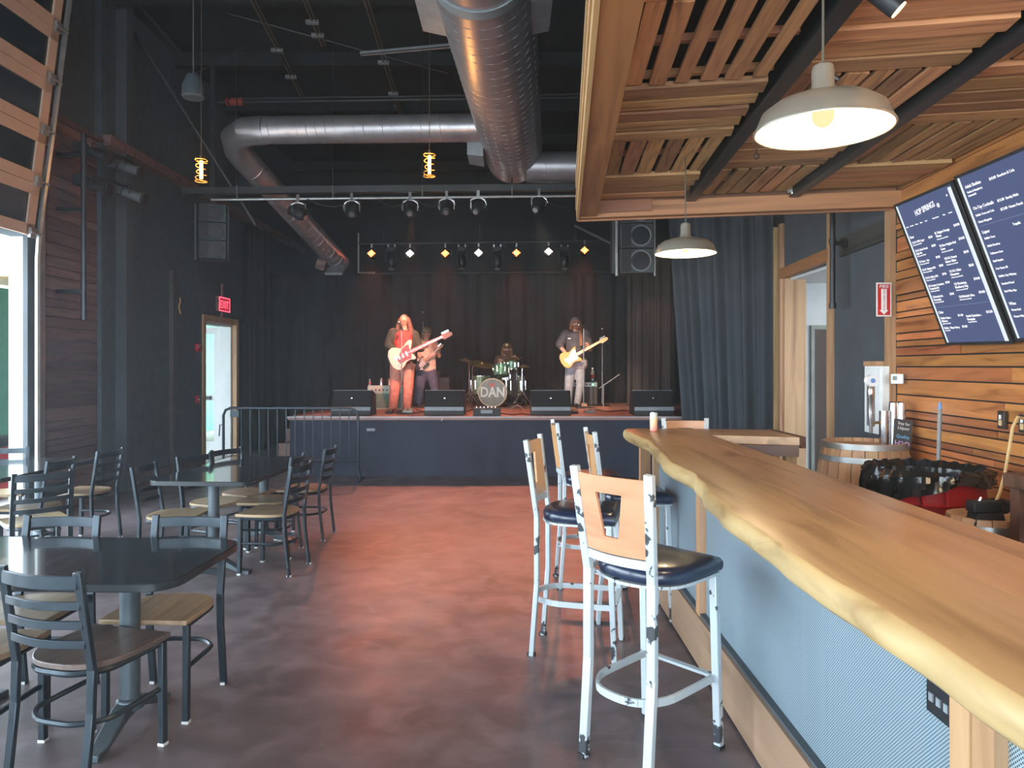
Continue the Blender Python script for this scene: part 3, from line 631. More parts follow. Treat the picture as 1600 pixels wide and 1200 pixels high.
blob('hair', [(hc+Vector((-.07, .04, 0)), hc+Vector((-.08, .04, -.09)), .035, .03), (hc+Vector((0, .07, 0)), hc+Vector((0, .07, -.08)), .07, .06)], mat('fair_hair', (.3, .16, .08), .6, scale=30), t)
guitar('bass_guitar', 'dark bass guitar held low by the player in the pale shirt', 'guitar', (650, 577), (692, 538), d-.2, mat('bass_black', (.02, .02, .025), .2), mat('bass_guard', (.3, .3, .3), .3), mat('maple_dark', (.35, .2, .1), .4), 1, offset=False)
# drummer
d = 13.75
t = thing('person', 'drummer in a cap and brown shirt sitting behind the drum kit', 'person', (P(791, 0, d).x, d, ZS))
hc = Z(792, 545); s = .92; seatz = ZS+.5
hip = Vector((P(790, 0, d).x, d+.05, ZS+.62))
body = headsegs(hc, s, .0)+[(Z(792, 553), Z(791, 557), .05, .06), (Z(791, 562), hip, (.15, .10, .07), (.15, .11, .08)), (Z(779, 560), Z(775, 575, -.1), .05, .042), (Z(775, 575, -.1), Z(781, 566, -.38), .04, .028),
    (Z(803, 560), Z(808, 572, -.1), .05, .042), (Z(808, 572, -.1), Z(804, 560, -.38), .04, .028), (hip+Vector((-.08, 0, 0)), hip+Vector((-.17, -.42, .0)), .085, .06), (hip+Vector((-.17, -.42, 0)), Vector((hip.x-.17, d-.42, ZS+.1)), .055, .04),
    (hip+Vector((.08, 0, 0)), hip+Vector((.17, -.42, .0)), .085, .06), (hip+Vector((.17, -.42, 0)), Vector((hip.x+.17, d-.42, ZS+.1)), .055, .04)]
hand(body, Z(781, 566, -.38), Z(783, 563, -.42), (0, -.6, -.6)); hand(body, Z(804, 560, -.38), Z(804, 557, -.42), (0, -.6, -.6))
blob('body', body, M['skin'], t)
blob('shirt', [(Z(791, 561), hip+Vector((0, 0, .05)), (.17, .12, .07), (.17, .13, .08)), (Z(779, 560), Z(775.5, 574, -.08), .078, .062), (Z(803, 560), Z(808, 571, -.08), .078, .062)], cloth('rust_shirt', (.14, .07, .035)), t)
blob('trousers', [(hip+Vector((-.08, 0, 0)), hip+Vector((-.17, -.42, .0)), .105, .08), (hip+Vector((-.17, -.42, 0)), Vector((hip.x-.17, d-.42, ZS+.1)), .078, .06), (hip+Vector((.08, 0, 0)), hip+Vector((.17, -.42, .0)), .105, .08), (hip+Vector((.17, -.42, 0)), Vector((hip.x+.17, d-.42, ZS+.1)), .078, .06)], cloth('dark_trousers', (.03, .03, .035)), t)
sh = []; shoe(sh, Vector((hip.x-.17, d-.42, ZS+.08)), 0, -.13); shoe(sh, Vector((hip.x+.17, d-.42, ZS+.08)), 0, -.13); [blob('shoe', sh[i_:i_+2], M['rubber'], t) for i_ in (0, 2)]
blob('beard', [(hc+Vector((-.035, -.06, -.07)), hc+Vector((.035, -.06, -.07)), .035, .035), (hc+Vector((0, -.06, -.08)), hc+Vector((0, -.05, -.12)), .04, .025)], mat('brown_beard', (.12, .05, .025), .7, scale=30), t)
blob('hair', [(hc+Vector((-.08, .03, .0)), hc+Vector((-.09, .03, -.16)), .03, .035), (hc+Vector((.08, .03, 0)), hc+Vector((.09, .03, -.14)), .03, .03), (hc+Vector((0, .07, 0)), hc+Vector((0, .07, -.15)), .07, .07)], mat('auburn_hair', (.22, .09, .03), .6, scale=30), t)
face(t, hc, s, 0); capmesh(t, hc, s, cloth('brown_cap', (.25, .12, .04)), cloth('dark_brim', (.05, .035, .03)), 0, mat('cap_badge', (.8, .6, .3), .5))
th = thing('drum_throne', 'round black drum stool beneath the seated drummer', 'stool', (hip.x, d+.05, ZS)); obj('seat', MB().lathe([(.0, .44), (.16, .44), (.175, .47), (.17, .52), (0, .53)], seg=20), M['rubber'], th)
obj('post', MB().tube([(0, 0, .1), (0, 0, .45)], .02), M['chrome'], th)
for k in range(3): a = k*2.094; obj('leg', MB().tube([(0, 0, .22), (math.cos(a)*.2, math.sin(a)*.2, .012)], .01), M['chrome'], th)
for q, (a, b) in enumerate(((Z(783, 563, -.44), Z(789, 566, -.82)), (Z(804, 557, -.44), Z(811, 562, -.8)))):
    tag(obj('drumstick', MB().tube([a+Vector((0, .08, .03)), b], [.008, .004], 6), mat('hickory', (.6, .42, .22), .5)), ('left' if q == 0 else 'right')+' wooden drumstick of the two in the drummer hands', 'drumstick', 'drumsticks')
# right guitarist
d = 12.9
t = thing('person', 'guitarist in an orange-brimmed cap, dark shirt and grey jeans', 'person', (P(899, 0, d).x, d, ZS))
hc = Z(899.5, 505); s = .95
body = headsegs(hc, s, .02)+[(Z(900, 513), Z(900, 519), .05, .06), (Z(900, 524), Z(899, 562), (.16, .10, .08), (.145, .11, .07)), (Z(884, 522), Z(874, 540, -.02), .055, .045), (Z(874, 540, -.02), Z(884, 552, -.18), .042, .03),
    (Z(915, 522), Z(922, 546, -.05), .055, .045), (Z(922, 546, -.05), Z(919, 543, -.17), .042, .03), (Z(892, 572), Z(889, 602), .085, .06), (Z(889, 602), Z(888, 629), .058, .04), (Z(906, 572), Z(907, 601), .085, .06), (Z(907, 601), Z(902, 629), .058, .04)]
hand(body, Z(884, 552, -.18), Z(887, 555, -.2), (.2, -.2, -1)); hand(body, Z(919, 543, -.17), Z(918, 540, -.2), (-.4, -.6, .5))
blob('body', body, M['skin'], t)
blob('shirt', [(Z(900, 524), Z(899, 565), (.19, .13, .08), (.17, .135, .05)), (Z(884, 522), Z(874.5, 538, -.02), .09, .078), (Z(874.5, 538, -.02), Z(877, 542, -.05), .078, .06), (Z(915, 522), Z(921, 543, -.04), .088, .075)], cloth('charcoal_shirt', (.075, .065, .075)), t, label='dark grey work shirt with a name patch')
blob('shirt_tail', [(Z(892, 568), Z(907, 568), .14, .14)], cloth('plaid_hem', (.45, .36, .36)), t)
obj('name_patch', MB().box(Z(889.5, 529, -.142)-t.location, (.05, .006, .018)), M['signwhite'], t)
blob('jeans', [(Z(892, 573), Z(889, 602), .105, .082), (Z(889, 602), Z(888, 630), .08, .062), (Z(906, 573), Z(907, 601), .10, .08), (Z(907, 601), Z(902, 630), .078, .06), (Z(891, 571), Z(907, 571), .1, .1)], cloth('grey_jeans', (.32, .32, .35)), t, label='faded grey jeans')
sh = []; shoe(sh, Z(887, 631), -.03, -.12); shoe(sh, Z(901, 631), -.03, -.12); [blob('shoe', sh[i_:i_+2], M['rubber'], t) for i_ in (0, 2)]
face(t, hc, s, .02); capmesh(t, hc, s, cloth('mesh_cap', (.20, .14, .13)), cloth('orange_brim', (.65, .13, .05)), .15)
blob('beard', [(hc+Vector((-.02, -.065, -.07)), hc+Vector((.05, -.065, -.07)), .034, .034), (hc+Vector((.015, -.06, -.08)), hc+Vector((.015, -.05, -.11)), .04, .028)], mat('ginger_beard', (.28, .10, .05), .7, scale=30), t)
blob('hair', [(hc+Vector((-.08, .02, .0)), hc+Vector((-.085, .02, -.10)), .03, .03), (hc+Vector((.08, .03, 0)), hc+Vector((.09, .02, -.10)), .03, .03), (hc+Vector((0, .07, 0)), hc+Vector((0, .07, -.10)), .07, .06)], mat('ginger_hair', (.32, .12, .05), .6, scale=30), t)
obj('guitar_strap', MB().bar(Z(907, 516, -.12)-t.location, Z(908, 540, -.17)-t.location, .05, .006, (0, 1, 0)), cloth('brown_strap', (.25, .10, .05)), t)
guitar('electric_guitar', 'sunburst electric guitar with white pickguard and maple neck', 'guitar', (877, 567), (948.5, 527.5), d-.24, mat('amber_burst', (.72, .32, .05), .25, var=.3, scale=3), mat('white_guard', (.65, .62, .62), .3), mat('maple', (.78, .50, .22), .35), 1, offset=False)
# mic stands
def micstand(name, label, px, d, ztop, boom=None, base=None):
    x = P(px, 0, d).x; t = thing(name, label, 'microphone stand', (x, d, ZS))
    obj('base', MB().lathe([(0, 0), (.14, 0), (.14, .012), (.05, .03), (.0, .035)], seg=20), base or M['blackmetal'], t)
    obj('pole', MB().tube([(0, 0, .02), (0, 0, ztop-ZS)], .009), M['greyedge'], t)
    if boom:
        a, b = boom; obj('boom', MB().tube([(a[0]-x, 0, a[2]-ZS), (b[0]-x, 0, b[2]-ZS)], .008), M['greyedge'], t)
    return t
def mic(t, p, u):
    u = Vector(u).normalized(); p = Vector(p)
    m_ = obj('microphone', MB().tube([p, p+u*.13], [.018, .012], 10), M['blackmetal'], t); obj('mic_head', MB().sphere(p-u*.015, .028), M['steel'], m_)
t = micstand('microphone_stand', 'straight chrome microphone stand in front of the singer', 627.5, 11.45, 2.22)
mic(t, (-.03, -.02, 2.28-ZS), (.3, 0, -.6))
t = micstand('microphone_stand', 'tall black stand with an upright microphone above the bass player', 661, 13.9, 2.45); mic(t, (0, 0, 2.62-ZS), (0, 0, -1))
a = P(936, 607, 12.6); b = P(968, 585, 12.6)
t = micstand('microphone_stand', 'low boom stand with an orange base beside the black amplifier', 943, 12.6, P(0, 600, 12.6).z, (a, b), mat('round_base', (.35, .14, .08), .5))
t = micstand('microphone_stand', 'slim boom stand with a microphone behind the sunburst guitar headstock', 941, 13.3, P(0, 528, 13.3).z); mic(t, (0, 0, P(0, 515, 13.3).z-ZS), (0, 0, -1))
t = micstand('microphone_stand', 'boom stand holding a microphone to the bearded guitarist mouth', 912, 12.55, P(0, 513, 12.55).z); mic(t, (-.07, 0, P(0, 508, 12.55).z-ZS), (.7, 0, -.3))
# ---------------------------------------------------------------- drum kit
pearl = mat('green_pearl', (.14, .30, .20), .25, .2, var=.7, scale=28); pearl2 = mat('olive_pearl', (.20, .22, .11), .3, .2, var=.7, scale=28)
def text_mb(items):
    """items: (string, size, matrix, bold, align)"""
    tmp = []
    for s_, size, mtx, al in items:
        cu = bpy.data.curves.new('t', 'FONT'); cu.body = s_; cu.size = size; cu.align_x = al; cu.extrude = .0006; cu.offset = size*(.03 if s_ == 'DAN' else .008); cu.resolution_u = 3
        o = link(bpy.data.objects.new('t', cu)); tmp.append((o, mtx))
    bpy.context.view_layer.update(); dg = bpy.context.evaluated_depsgraph_get(); m = MB()
    for o, mtx in tmp:
        me = bpy.data.meshes.new_from_object(o.evaluated_get(dg)); vs = [tuple(mtx @ v.co) for v in me.vertices]; m.add(vs, [tuple(p.vertices) for p in me.polygons]); bpy.data.meshes.remove(me)
    for o, _ in tmp:
        c = o.data; bpy.data.objects.remove(o); bpy.data.curves.remove(c)
    return m
FM = Matrix(((1,0,0,0),(0,0,-1,0),(0,1,0,0),(0,0,0,1)))   # text x->X, y->Z, facing -Y
k = P(770, 0, 12.9); t = thing('bass_drum', 'bass drum with DAN lettered on the front head', 'drum', (k.x, 12.75, ZS+.26))
RX = Matrix.Rotation(R(90), 3, 'X')
obj('shell', MB().lathe([(.235, -.36), (.235, 0)], seg=32, R=RX), pearl2, t)
obj('head', MB().lathe([(0, .004), (.232, .004), (.232, -.01)], seg=32, R=RX), mat('drum_head', (.20, .20, .18), .45), t)
obj('hoop', MB().tube([(math.cos(a)*.245, -.01, math.sin(a)*.245) for a in [i*math.pi/16 for i in range(32)]], .014, 6, close=True), mat('hoop_wood', (.55, .42, .3), .4), t)
tx = text_mb([('DAN', .212, Matrix.Translation((0, -.008, -.07)) @ FM @ Matrix.Diagonal((.95, 1.15, 1, 1)), 'CENTER')]); obj('lettering', tx, mat('letter_cream', (.62, .62, .58), .5), t)
obj('red_mark', MB().prism([(-.05, .12), (-.01, .09), (.04, .12), (.03, .19), (0, .15), (-.04, .19)], -.008, -.006, lambda x, y, z: (x, z, y)), mat('mark_red', (.5, .10, .07), .5), t)
for s_ in (-1, 1): obj('spur', MB().tube([(s_*.2, .1, -.1), (s_*.30, .02, -.25)], .008), M['chrome'], t)
def drum(label, px, py, d, r, h_, m_, legs=True, tiltx=0):
    p = P(px, py, d); t = thing('tom_drum', label, 'drum', p, 0, 'toms of the drum kit'); t.rotation_euler = (tiltx, 0, 0)
    obj('shell', MB().lathe([(r, -h_/2), (r, h_/2)], seg=24), m_, t); obj('head', MB().lathe([(0, h_/2+.004), (r*.98, h_/2+.003)], seg=24), M['signwhite'], t)
    for zz in (-h_/2, h_/2): obj('rim', MB().tube([(math.cos(a)*(r+.006), math.sin(a)*(r+.006), zz) for a in [i*math.pi/12 for i in range(24)]], .006, 5, close=True), M['chrome'], t)
    for q in range(6):
        a = q*1.047; obj('lug', MB().box((math.cos(a)*(r+.008), math.sin(a)*(r+.008), 0), (.016, .016, h_*.5)), M['chrome'], t)
    if legs:
        for q in range(3): a = q*2.094-.5; obj('leg', MB().tube([(math.cos(a)*(r+.02), math.sin(a)*(r+.02), .0), (math.cos(a)*(r+.03), math.sin(a)*(r+.03), ZS-p.z+.012)], .008), M['chrome'], t)
    else: obj('mount', MB().tube([(0, 0, -h_/2), (0, .1, -h_/2-.12)], .012), M['chrome'], t)
drum('green pearl rack tom mounted on top of the bass drum', 783, 579, 13.05, .135, .20, pearl, False, -.25)
drum('olive pearl floor tom standing left of the bass drum', 751, 601, 13.2, .17, .32, pearl2)
drum('dark green tom half hidden behind the rack tom', 799, 570, 13.3, .12, .16, pearl, False)
drum('floor tom behind the bass drum on its right side', 806, 602, 13.5, .17, .34, pearl2)
sn = drum('snare drum low behind the rack tom', 790, 588, 13.42, .16, .13, M['chrome'])
def cymbal(label, px, py, d, r, tx, ty, spx, py2=None):
    x = P(spx, 0, d).x; p = P(px, py, d); t = thing('cymbal', label, 'cymbal', (x, d, ZS), 0, 'cymbals of the drum kit')
    Rm = Matrix.Rotation(ty, 3, 'Y') @ Matrix.Rotation(tx, 3, 'X')
    obj('plate', MB().lathe([(0, .03), (.03, .026), (.045, .008), (r, -.012), (r, -.016), (.04, .003), (0, .02)], c=(p.x-x, 0, p.z-ZS), seg=28, R=Rm), M['cymbal'], t)
    st_ = obj('stand', MB().tube([(0, 0, .1), (0, 0, p.z-ZS-.06), (p.x-x, 0, p.z-ZS-.01)], .012), M['chrome'], t)
    for q in range(3): a = q*2.094+.5; obj('leg', MB().tube([(0, 0, .28), (math.cos(a)*.22, math.sin(a)*.22, .012)], .009), M['chrome'], t)
cymbal('large crash cymbal tilted over the left floor tom', 753, 568, 12.8, .215, .28, .18, 738)
cymbal('smaller cymbal leftmost above the kit', 727, 562, 12.9, .12, .1, .12, 733)
cymbal('hi-hat cymbals at the right end of the kit', 818, 572, 12.9, .11, .1, .0, 816)
cymbal('ride cymbal edge-on at the right of the drummer', 800, 560, 13.2, .17, .2, -.15, 808)
# ---------------------------------------------------------------- crowd barrier
t = thing('crowd_barrier', 'dark steel crowd barrier with upright bars in front of the stage', 'barrier', (-3.09, 10.1, 0))
xl, xr = -.94, .94; zt, zb_ = 1.015, .275
fr = [(xl-.02, 0, .0), (xl, 0, .2), (xl, 0, zt-.1), (xl+.03, 0, zt-.03), (xl+.1, 0, zt), (xr-.12, 0, zt), (xr-.04, 0, zt-.03), (xr, 0, zt-.1), (xr+.0, 0, .2), (xr+.03, 0, .0)]
obj('frame', MB().tube(fr, .019, 10), M['chair'], t); obj('bottom_rail', MB().tube([(xl, 0, zb_), (xr, 0, zb_)], .014), M['chair'], t)
for k in range(14): x = xl+(k+1)*(xr-xl)/15; obj('bar', MB().tube([(x, 0, zb_), (x, 0, zt)], .007, 6), M['chair'], t)
for x in (xl, xr): obj('foot', MB().box((x+.02, 0, .012), (.05, .5, .02)), M['chair'], t)
obj('hook', MB().tube([(xl, 0, .78), (xl-.05, 0, .78), (xl-.06, 0, .62)], .009, 6), M['chair'], t); obj('name_plate', MB().box((xl+.16, -.01, zt-.08), (.12, .01, .09)), M['chair'], t)
# ---------------------------------------------------------------- ladder-back chairs
def arc(x0, y0, x1, y1, sag, n=8):
    return [(x0+(x1-x0)*i/n+sag*math.sin(math.pi*i/n), y0+(y1-y0)*i/n) for i in range(n+1)]
def crom(q, k=4, close=False):
    n = len(q); o = []
    for i in range(n if close else n-1):
        g = lambda j: q[j % n] if close else q[min(max(j, 0), n-1)]
        a, b, c, d = g(i-1), g(i), g(i+1), g(i+2)
        for j in range(k):
            u = j/k; o.append(tuple(.5*(2*b[z]+(c[z]-a[z])*u+(2*a[z]-5*b[z]+4*c[z]-d[z])*u*u+(3*b[z]-a[z]-3*c[z]+d[z])*u**3) for z in range(len(b))))
    if not close: o.append(tuple(q[-1]))
    return o
def make_chair(label):
    t = thing('ladder_back_chair', label, 'chair', (0,0,0), 0, 'ladder-back chairs around the tables'); m_ = M['chair']
    D = .18; Wb = .18; Wf = .185
    for s_ in (-1, 1):
        pts = [(-D-.04, s_*Wb, 0), (-D-.005, s_*Wb, .30), (-D, s_*Wb, .46), (-D-.06, s_*(Wb-.003), .84)]
        lg = MB()
        for a, b in zip(pts, pts[1:]): lg.bar(Vector(a), Vector(b)+(Vector(b)-Vector(a)).normalized()*.004, .020, .034, (0, 1, 0))
        l_ = obj('leg', lg, m_, t, .003); obj('foot_glide', MB().box((-D-.04, s_*Wb, .006), (.036, .022, .012)), M['foot'], l_)
        l_ = obj('leg', MB().bar((D, s_*Wf, 0), (D-.005, s_*Wf, .44), .028, .028), m_, t, .003); obj('foot_glide', MB().box((D, s_*Wf, .006), (.03, .03, .012)), M['foot'], l_)
    for z_, h_ in ((.805, .05), (.715, .032), (.64, .032), (.565, .032)):
        x = -D-.06*(z_-.46)/.38; sag = -.035
        inner = arc(x, -Wb+.005, x, Wb-.005, sag); outer = [(a-.012, b) for a, b in inner][::-1]
        obj('back_slat', MB().prism(inner+outer, z_-h_/2, z_+h_/2), m_, t, .002)
    a = [(D+.03, -.20)]+crom([(D+.03, .20), (.05, .205), (-.06, .195), (-.13, .16), (-.175, .09), (-.185, 0), (-.175, -.09), (-.13, -.16), (-.06, -.195), (.05, -.205), (D+.03, -.20)], 3)[:-1]
    obj('seat', MB().prism(a, .445, .468), M['seatwood'], t, .004)
    r_ = [(D, -.18), (.0, -.18), (-.1, -.17), (-.17, -.09), (-.18, 0), (-.17, .09), (-.1, .17), (0, .18), (D, .18)]
    r_ = crom(r_, 4)
    obj('seat_frame', MB().tube([(x, y, .432) for x, y in r_]+[], .013, 6), m_, t)
    obj('stretcher', MB().tube([(x, y, .24) for x, y in r_], .011, 6), m_, t)
    return t
CH = [((-1.70, 2.93), 75, 'dark metal ladder-back chair with worn brown seat, nearest the camera'),
      ((-1.64, 3.43), -92, 'ladder-back chair with honey wood seat at the right end of the nearest table'),
      ((-2.28, 3.43), -90, 'ladder-back chair on the far side of the nearest table, left of another'),
      ((-2.19, 2.91), 88, 'ladder-back chair cut by the left frame edge, beside the nearest chair'),
      ((-2.92, 3.60), -90, 'ladder-back chair at the left frame edge whose post alone shows past the nearest table'),
      ((-2.60, 5.58), 0, 'ladder-back chair at the near left side of the middle table'),
      ((-2.50, 6.11), -22, 'ladder-back chair turned slightly at the centre left of the middle table'),
      ((-2.41, 6.56), -25, 'ladder-back chair at the far left of the middle table, before the exit door'),
      ((-1.885, 5.70), 172, 'ladder-back chair with tan seat nearest on the right side of the middle table'),
      ((-2.07, 6.18), 180, 'ladder-back chair at the centre right of the middle table'),
      ((-1.94, 6.80), 178, 'ladder-back chair farthest right at the middle table, by the crowd barrier'),
      ((-3.53, 5.36), 135, 'ladder-back chair with wide dark back at the near corner of the left table'),
      ((-3.93, 5.93), 180, 'ladder-back chair tucked behind another at the left table'),
      ((-3.90, 6.62), 175, 'ladder-back chair with tan seat at the far right corner of the left table'),
      ((-4.62, 6.52), -65, 'ladder-back chair beyond the left table against the bright doorway')]
ch0 = make_chair(CH[0][2])
for i, ((x, y), a, lb) in enumerate(CH):
    o = ch0 if i == 0 else dup(ch0, (x, y, 0), R(a), lb)
    o.location = (x, y, 0); o.rotation_euler = (0, 0, R(a))
for i, c in enumerate(list(ch0.children)):
    if c.name.startswith('seat') and not c.name.startswith('seat_frame'): c.data = c.data.copy(); c.data.materials[0] = M['seatdark']; c['label'] = 'dark worn wooden seat'
# tables
def rrect(w_, d_, r, n=6):
    q = []
    for cx, cy, a0 in ((w_/2-r, d_/2-r, 0), (-w_/2+r, d_/2-r, 90), (-w_/2+r, -d_/2+r, 180), (w_/2-r, -d_/2+r, 270)):
        for i in range(n+1): a = R(a0+90*i/n); q.append((cx+r*math.cos(a), cy+r*math.sin(a)))
    return q
def table(label, loc, rz, L_, W_, r=.09, inset=.27):
    t = thing('dining_table', label, 'table', loc, rz, 'black laminate tables')
    obj('tabletop', MB().prism(rrect(L_-.01, W_-.01, r), .74, .7505), M['laminate'], t)
    obj('edge_band', MB().ring(rrect(L_, W_, r), rrect(L_-.012, W_-.012, r-.004), .715, .749, lambda x, y, z: (x, y, z)), M['edge'], t, .004)
    obj('underside', MB().prism(rrect(L_-.02, W_-.02, r), .716, .738), M['black'], t)
    for s_ in (-1, 1):
        x = s_*(L_/2-inset); c = obj('column', MB().lathe([(.042, .1), (.042, .70)], c=(x, 0, 0), seg=20), M['post_metal'], t)
        obj('top_plate', MB().bb((x-.05, -.24, .70), (x+.05, .24, .715)), M['post_metal'], t)
        f = MB().lathe([(.06, .09), (.055, .13), (.045, .14)], c=(x, 0, 0), seg=16)
        for q in (-1, 1):
            pr = [(0, .135), (.08, .12), (.22, .035), (.29, .03), (.29, .0), (.25, 0), (.07, .07), (0, .08)]
            f.prism(pr, x-.035, x+.035, lambda a, b, z, q=q: (z, q*a, b))
        obj('foot', f, M['post_metal'], t, .004)
    return t
table('black rectangular table with worn edge, nearest the camera on the left', (-2.09, 3.215, 0), R(-2), 1.54, .75, .13, .37)
table('black table in the middle of the left seating, reflecting the exit door', (-2.28, 6.08, 0), R(87), 1.52, .78)
table('black table at the far left beside the open overhead door', (-4.22, 5.95, 0), R(88), 1.52, .76)
# ---------------------------------------------------------------- bar
bt = thing('bar_counter_top', 'long live-edge wooden counter top with a return at its far end', 'counter', (0, 0, 0))
ZB = 1.07; TH = .088
ctl = [(.0, .80), (1.14, .805), (2.08, .784), (2.41, .79), (2.98, .815), (3.3, .86), (3.58, .886), (4.0, .87), (4.3, .892), (4.8, .94), (5.2, .965), (5.45, .95), (5.8, .93), (6.05, .935), (6.14, .97)]
def xe(y):
    for (a, u), (b, v) in zip(ctl, ctl[1:]):
        if y <= b:
            t = (y-a)/(b-a); t = t*t*(3-2*t); return u+(v-u)*t+.004*math.sin(y*9)+.002*math.sin(y*23+1)
    return ctl[-1][1]
n = 150; Ys = [6.14*i/n for i in range(n+1)]
m = MB(); vs = []; fs = []
for y in Ys:
    e = xe(y); bl = .010+.008*math.sin(y*5)+.004*math.sin(y*17)
    vs += [(1.158, y, ZB), (e+.016, y, ZB), (e+.005, y, ZB-.006), (e-bl, y, ZB-.035), (e-bl+.004, y, ZB-.065), (e+.018, y, ZB-TH), (1.158, y, ZB-TH)]
for i in range(n):
    for k in range(7): fs.append((i*7+k, i*7+(k+1) % 7, (i+1)*7+(k+1) % 7, (i+1)*7+k))
fs += [tuple(range(7))[::-1], tuple(n*7+k for k in range(7))]; m.add(vs, fs)
o = obj('plank', m, M['bartop'], bt, label='outer board with pale live edge', ang=.9)
o.data.materials.append(M['live'])
for p in o.data.polygons:
    if p.normal.x < -.35 and p.center.x < 1.1: p.material_index = 1
obj('plank', MB().bb((1.160, 0, ZB-TH), (1.405, 6.14, ZB)), M['bartop'], bt, .0015)
obj('plank', MB().bb((1.407, 0, ZB-TH), (1.53, 5.55, ZB)), M['bartop'], bt, .0015)
obj('plank', MB().prism([(1.407, 5.552), (1.53, 5.552), (2.14, 5.38), (2.14, 5.72), (1.407, 5.84)], ZB-.06, ZB), M['bartop'], bt, .0015)
obj('plank', MB().prism([(1.407, 5.842), (2.14, 5.722), (2.14, 6.02), (1.407, 6.14)], ZB-.06, ZB), M['bartop'], bt, .0015)
bb_ = thing('bar_cabinet', 'bar front of perforated steel panels framed in pale wood', 'bar', (0, 0, 0))
obj('kick_board', MB().bb((.985, .0, .015), (1.02, 5.12, .27)), M['barfront'], bb_)
obj('gap_strip', MB().bb((1.0, .0, .27), (1.03, 5.12, .285)), M['greywall'], bb_)
for a, b in ((.0, 1.56), (1.66, 3.84), (3.92, 5.08)): obj('mesh_panel', MB().bb((1.03, a, .27), (1.04, b, .99)), M['mesh'], bb_, label='perforated steel panel')
for y in (1.61, 3.88, 5.10): obj('post', MB().bb((.995, y-.035, .25), (1.05, y+.035, .99)), M['post'], bb_)
obj('post', MB().bb((1.0, 1.50, .25), (1.05, 1.573, .99)), M['post'], bb_)
obj('backing', MB().bb((1.06, .0, .0), (1.12, 5.14, .97)), M['black'], bb_)
obj('end_panel', MB().bb((1.0, 5.13, 0), (1.45, 5.16, .98)), M['darkwood'], bb_)
obj('top_rail', MB().bb((1.0, 0, .955), (1.5, 5.1, .98)), M['barfront'], bb_)
t = thing('bar_return', 'dark wooden frame carrying the far end of the counter', 'bar', (0, 0, 0))
obj('apron', MB().prism([(1.5, 5.50), (2.12, 5.34), (2.12, 5.38), (1.5, 5.54)], .93, 1.01), M['darkwood'], t)
obj('end_cap', MB().prism([(2.141, 5.36), (2.18, 5.36), (2.18, 6.04), (2.141, 6.04)], .99, 1.075), M['darkwood'], t)
for x, y in ((2.08, 5.42), (2.08, 5.95), (1.10, 6.0)): obj('leg', MB().bb((x-.04, y-.04, 0), (x+.04, y+.04, 1.0)), M['post'], t)
obj('back_apron', MB().bb((1.1, 6.02, .9), (2.1, 6.05, 1.0)), M['darkwood'], t)
t = thing('power_outlet', 'black power outlet recessed in the perforated panel under the counter', 'outlet', (1.025, 1.715, .80)); obj('plate', MB().bb((-.012, -.055, -.04), (.006, .055, .04)), M['blackmetal'], t, .003)
for k in range(3): obj('socket', MB().bb((-.016, -.038+k*.03, -.008), (-.011, -.022+k*.03, .012)), M['greyedge'], t)
p = PZ(1019.5, 673, ZB); t = thing('drink_can', 'slim drink can fading from blue to pink on the far bar corner', 'can', (p.x, p.y-.05, ZB)); obj('body', MB().lathe([(.026, 0), (.031, .007), (.031, .143), (.026, .152)], seg=20), M['can'], t); obj('lid', MB().lathe([(.026, .152), (.026, .156), (0, .154)], seg=20), M['steel'], t)
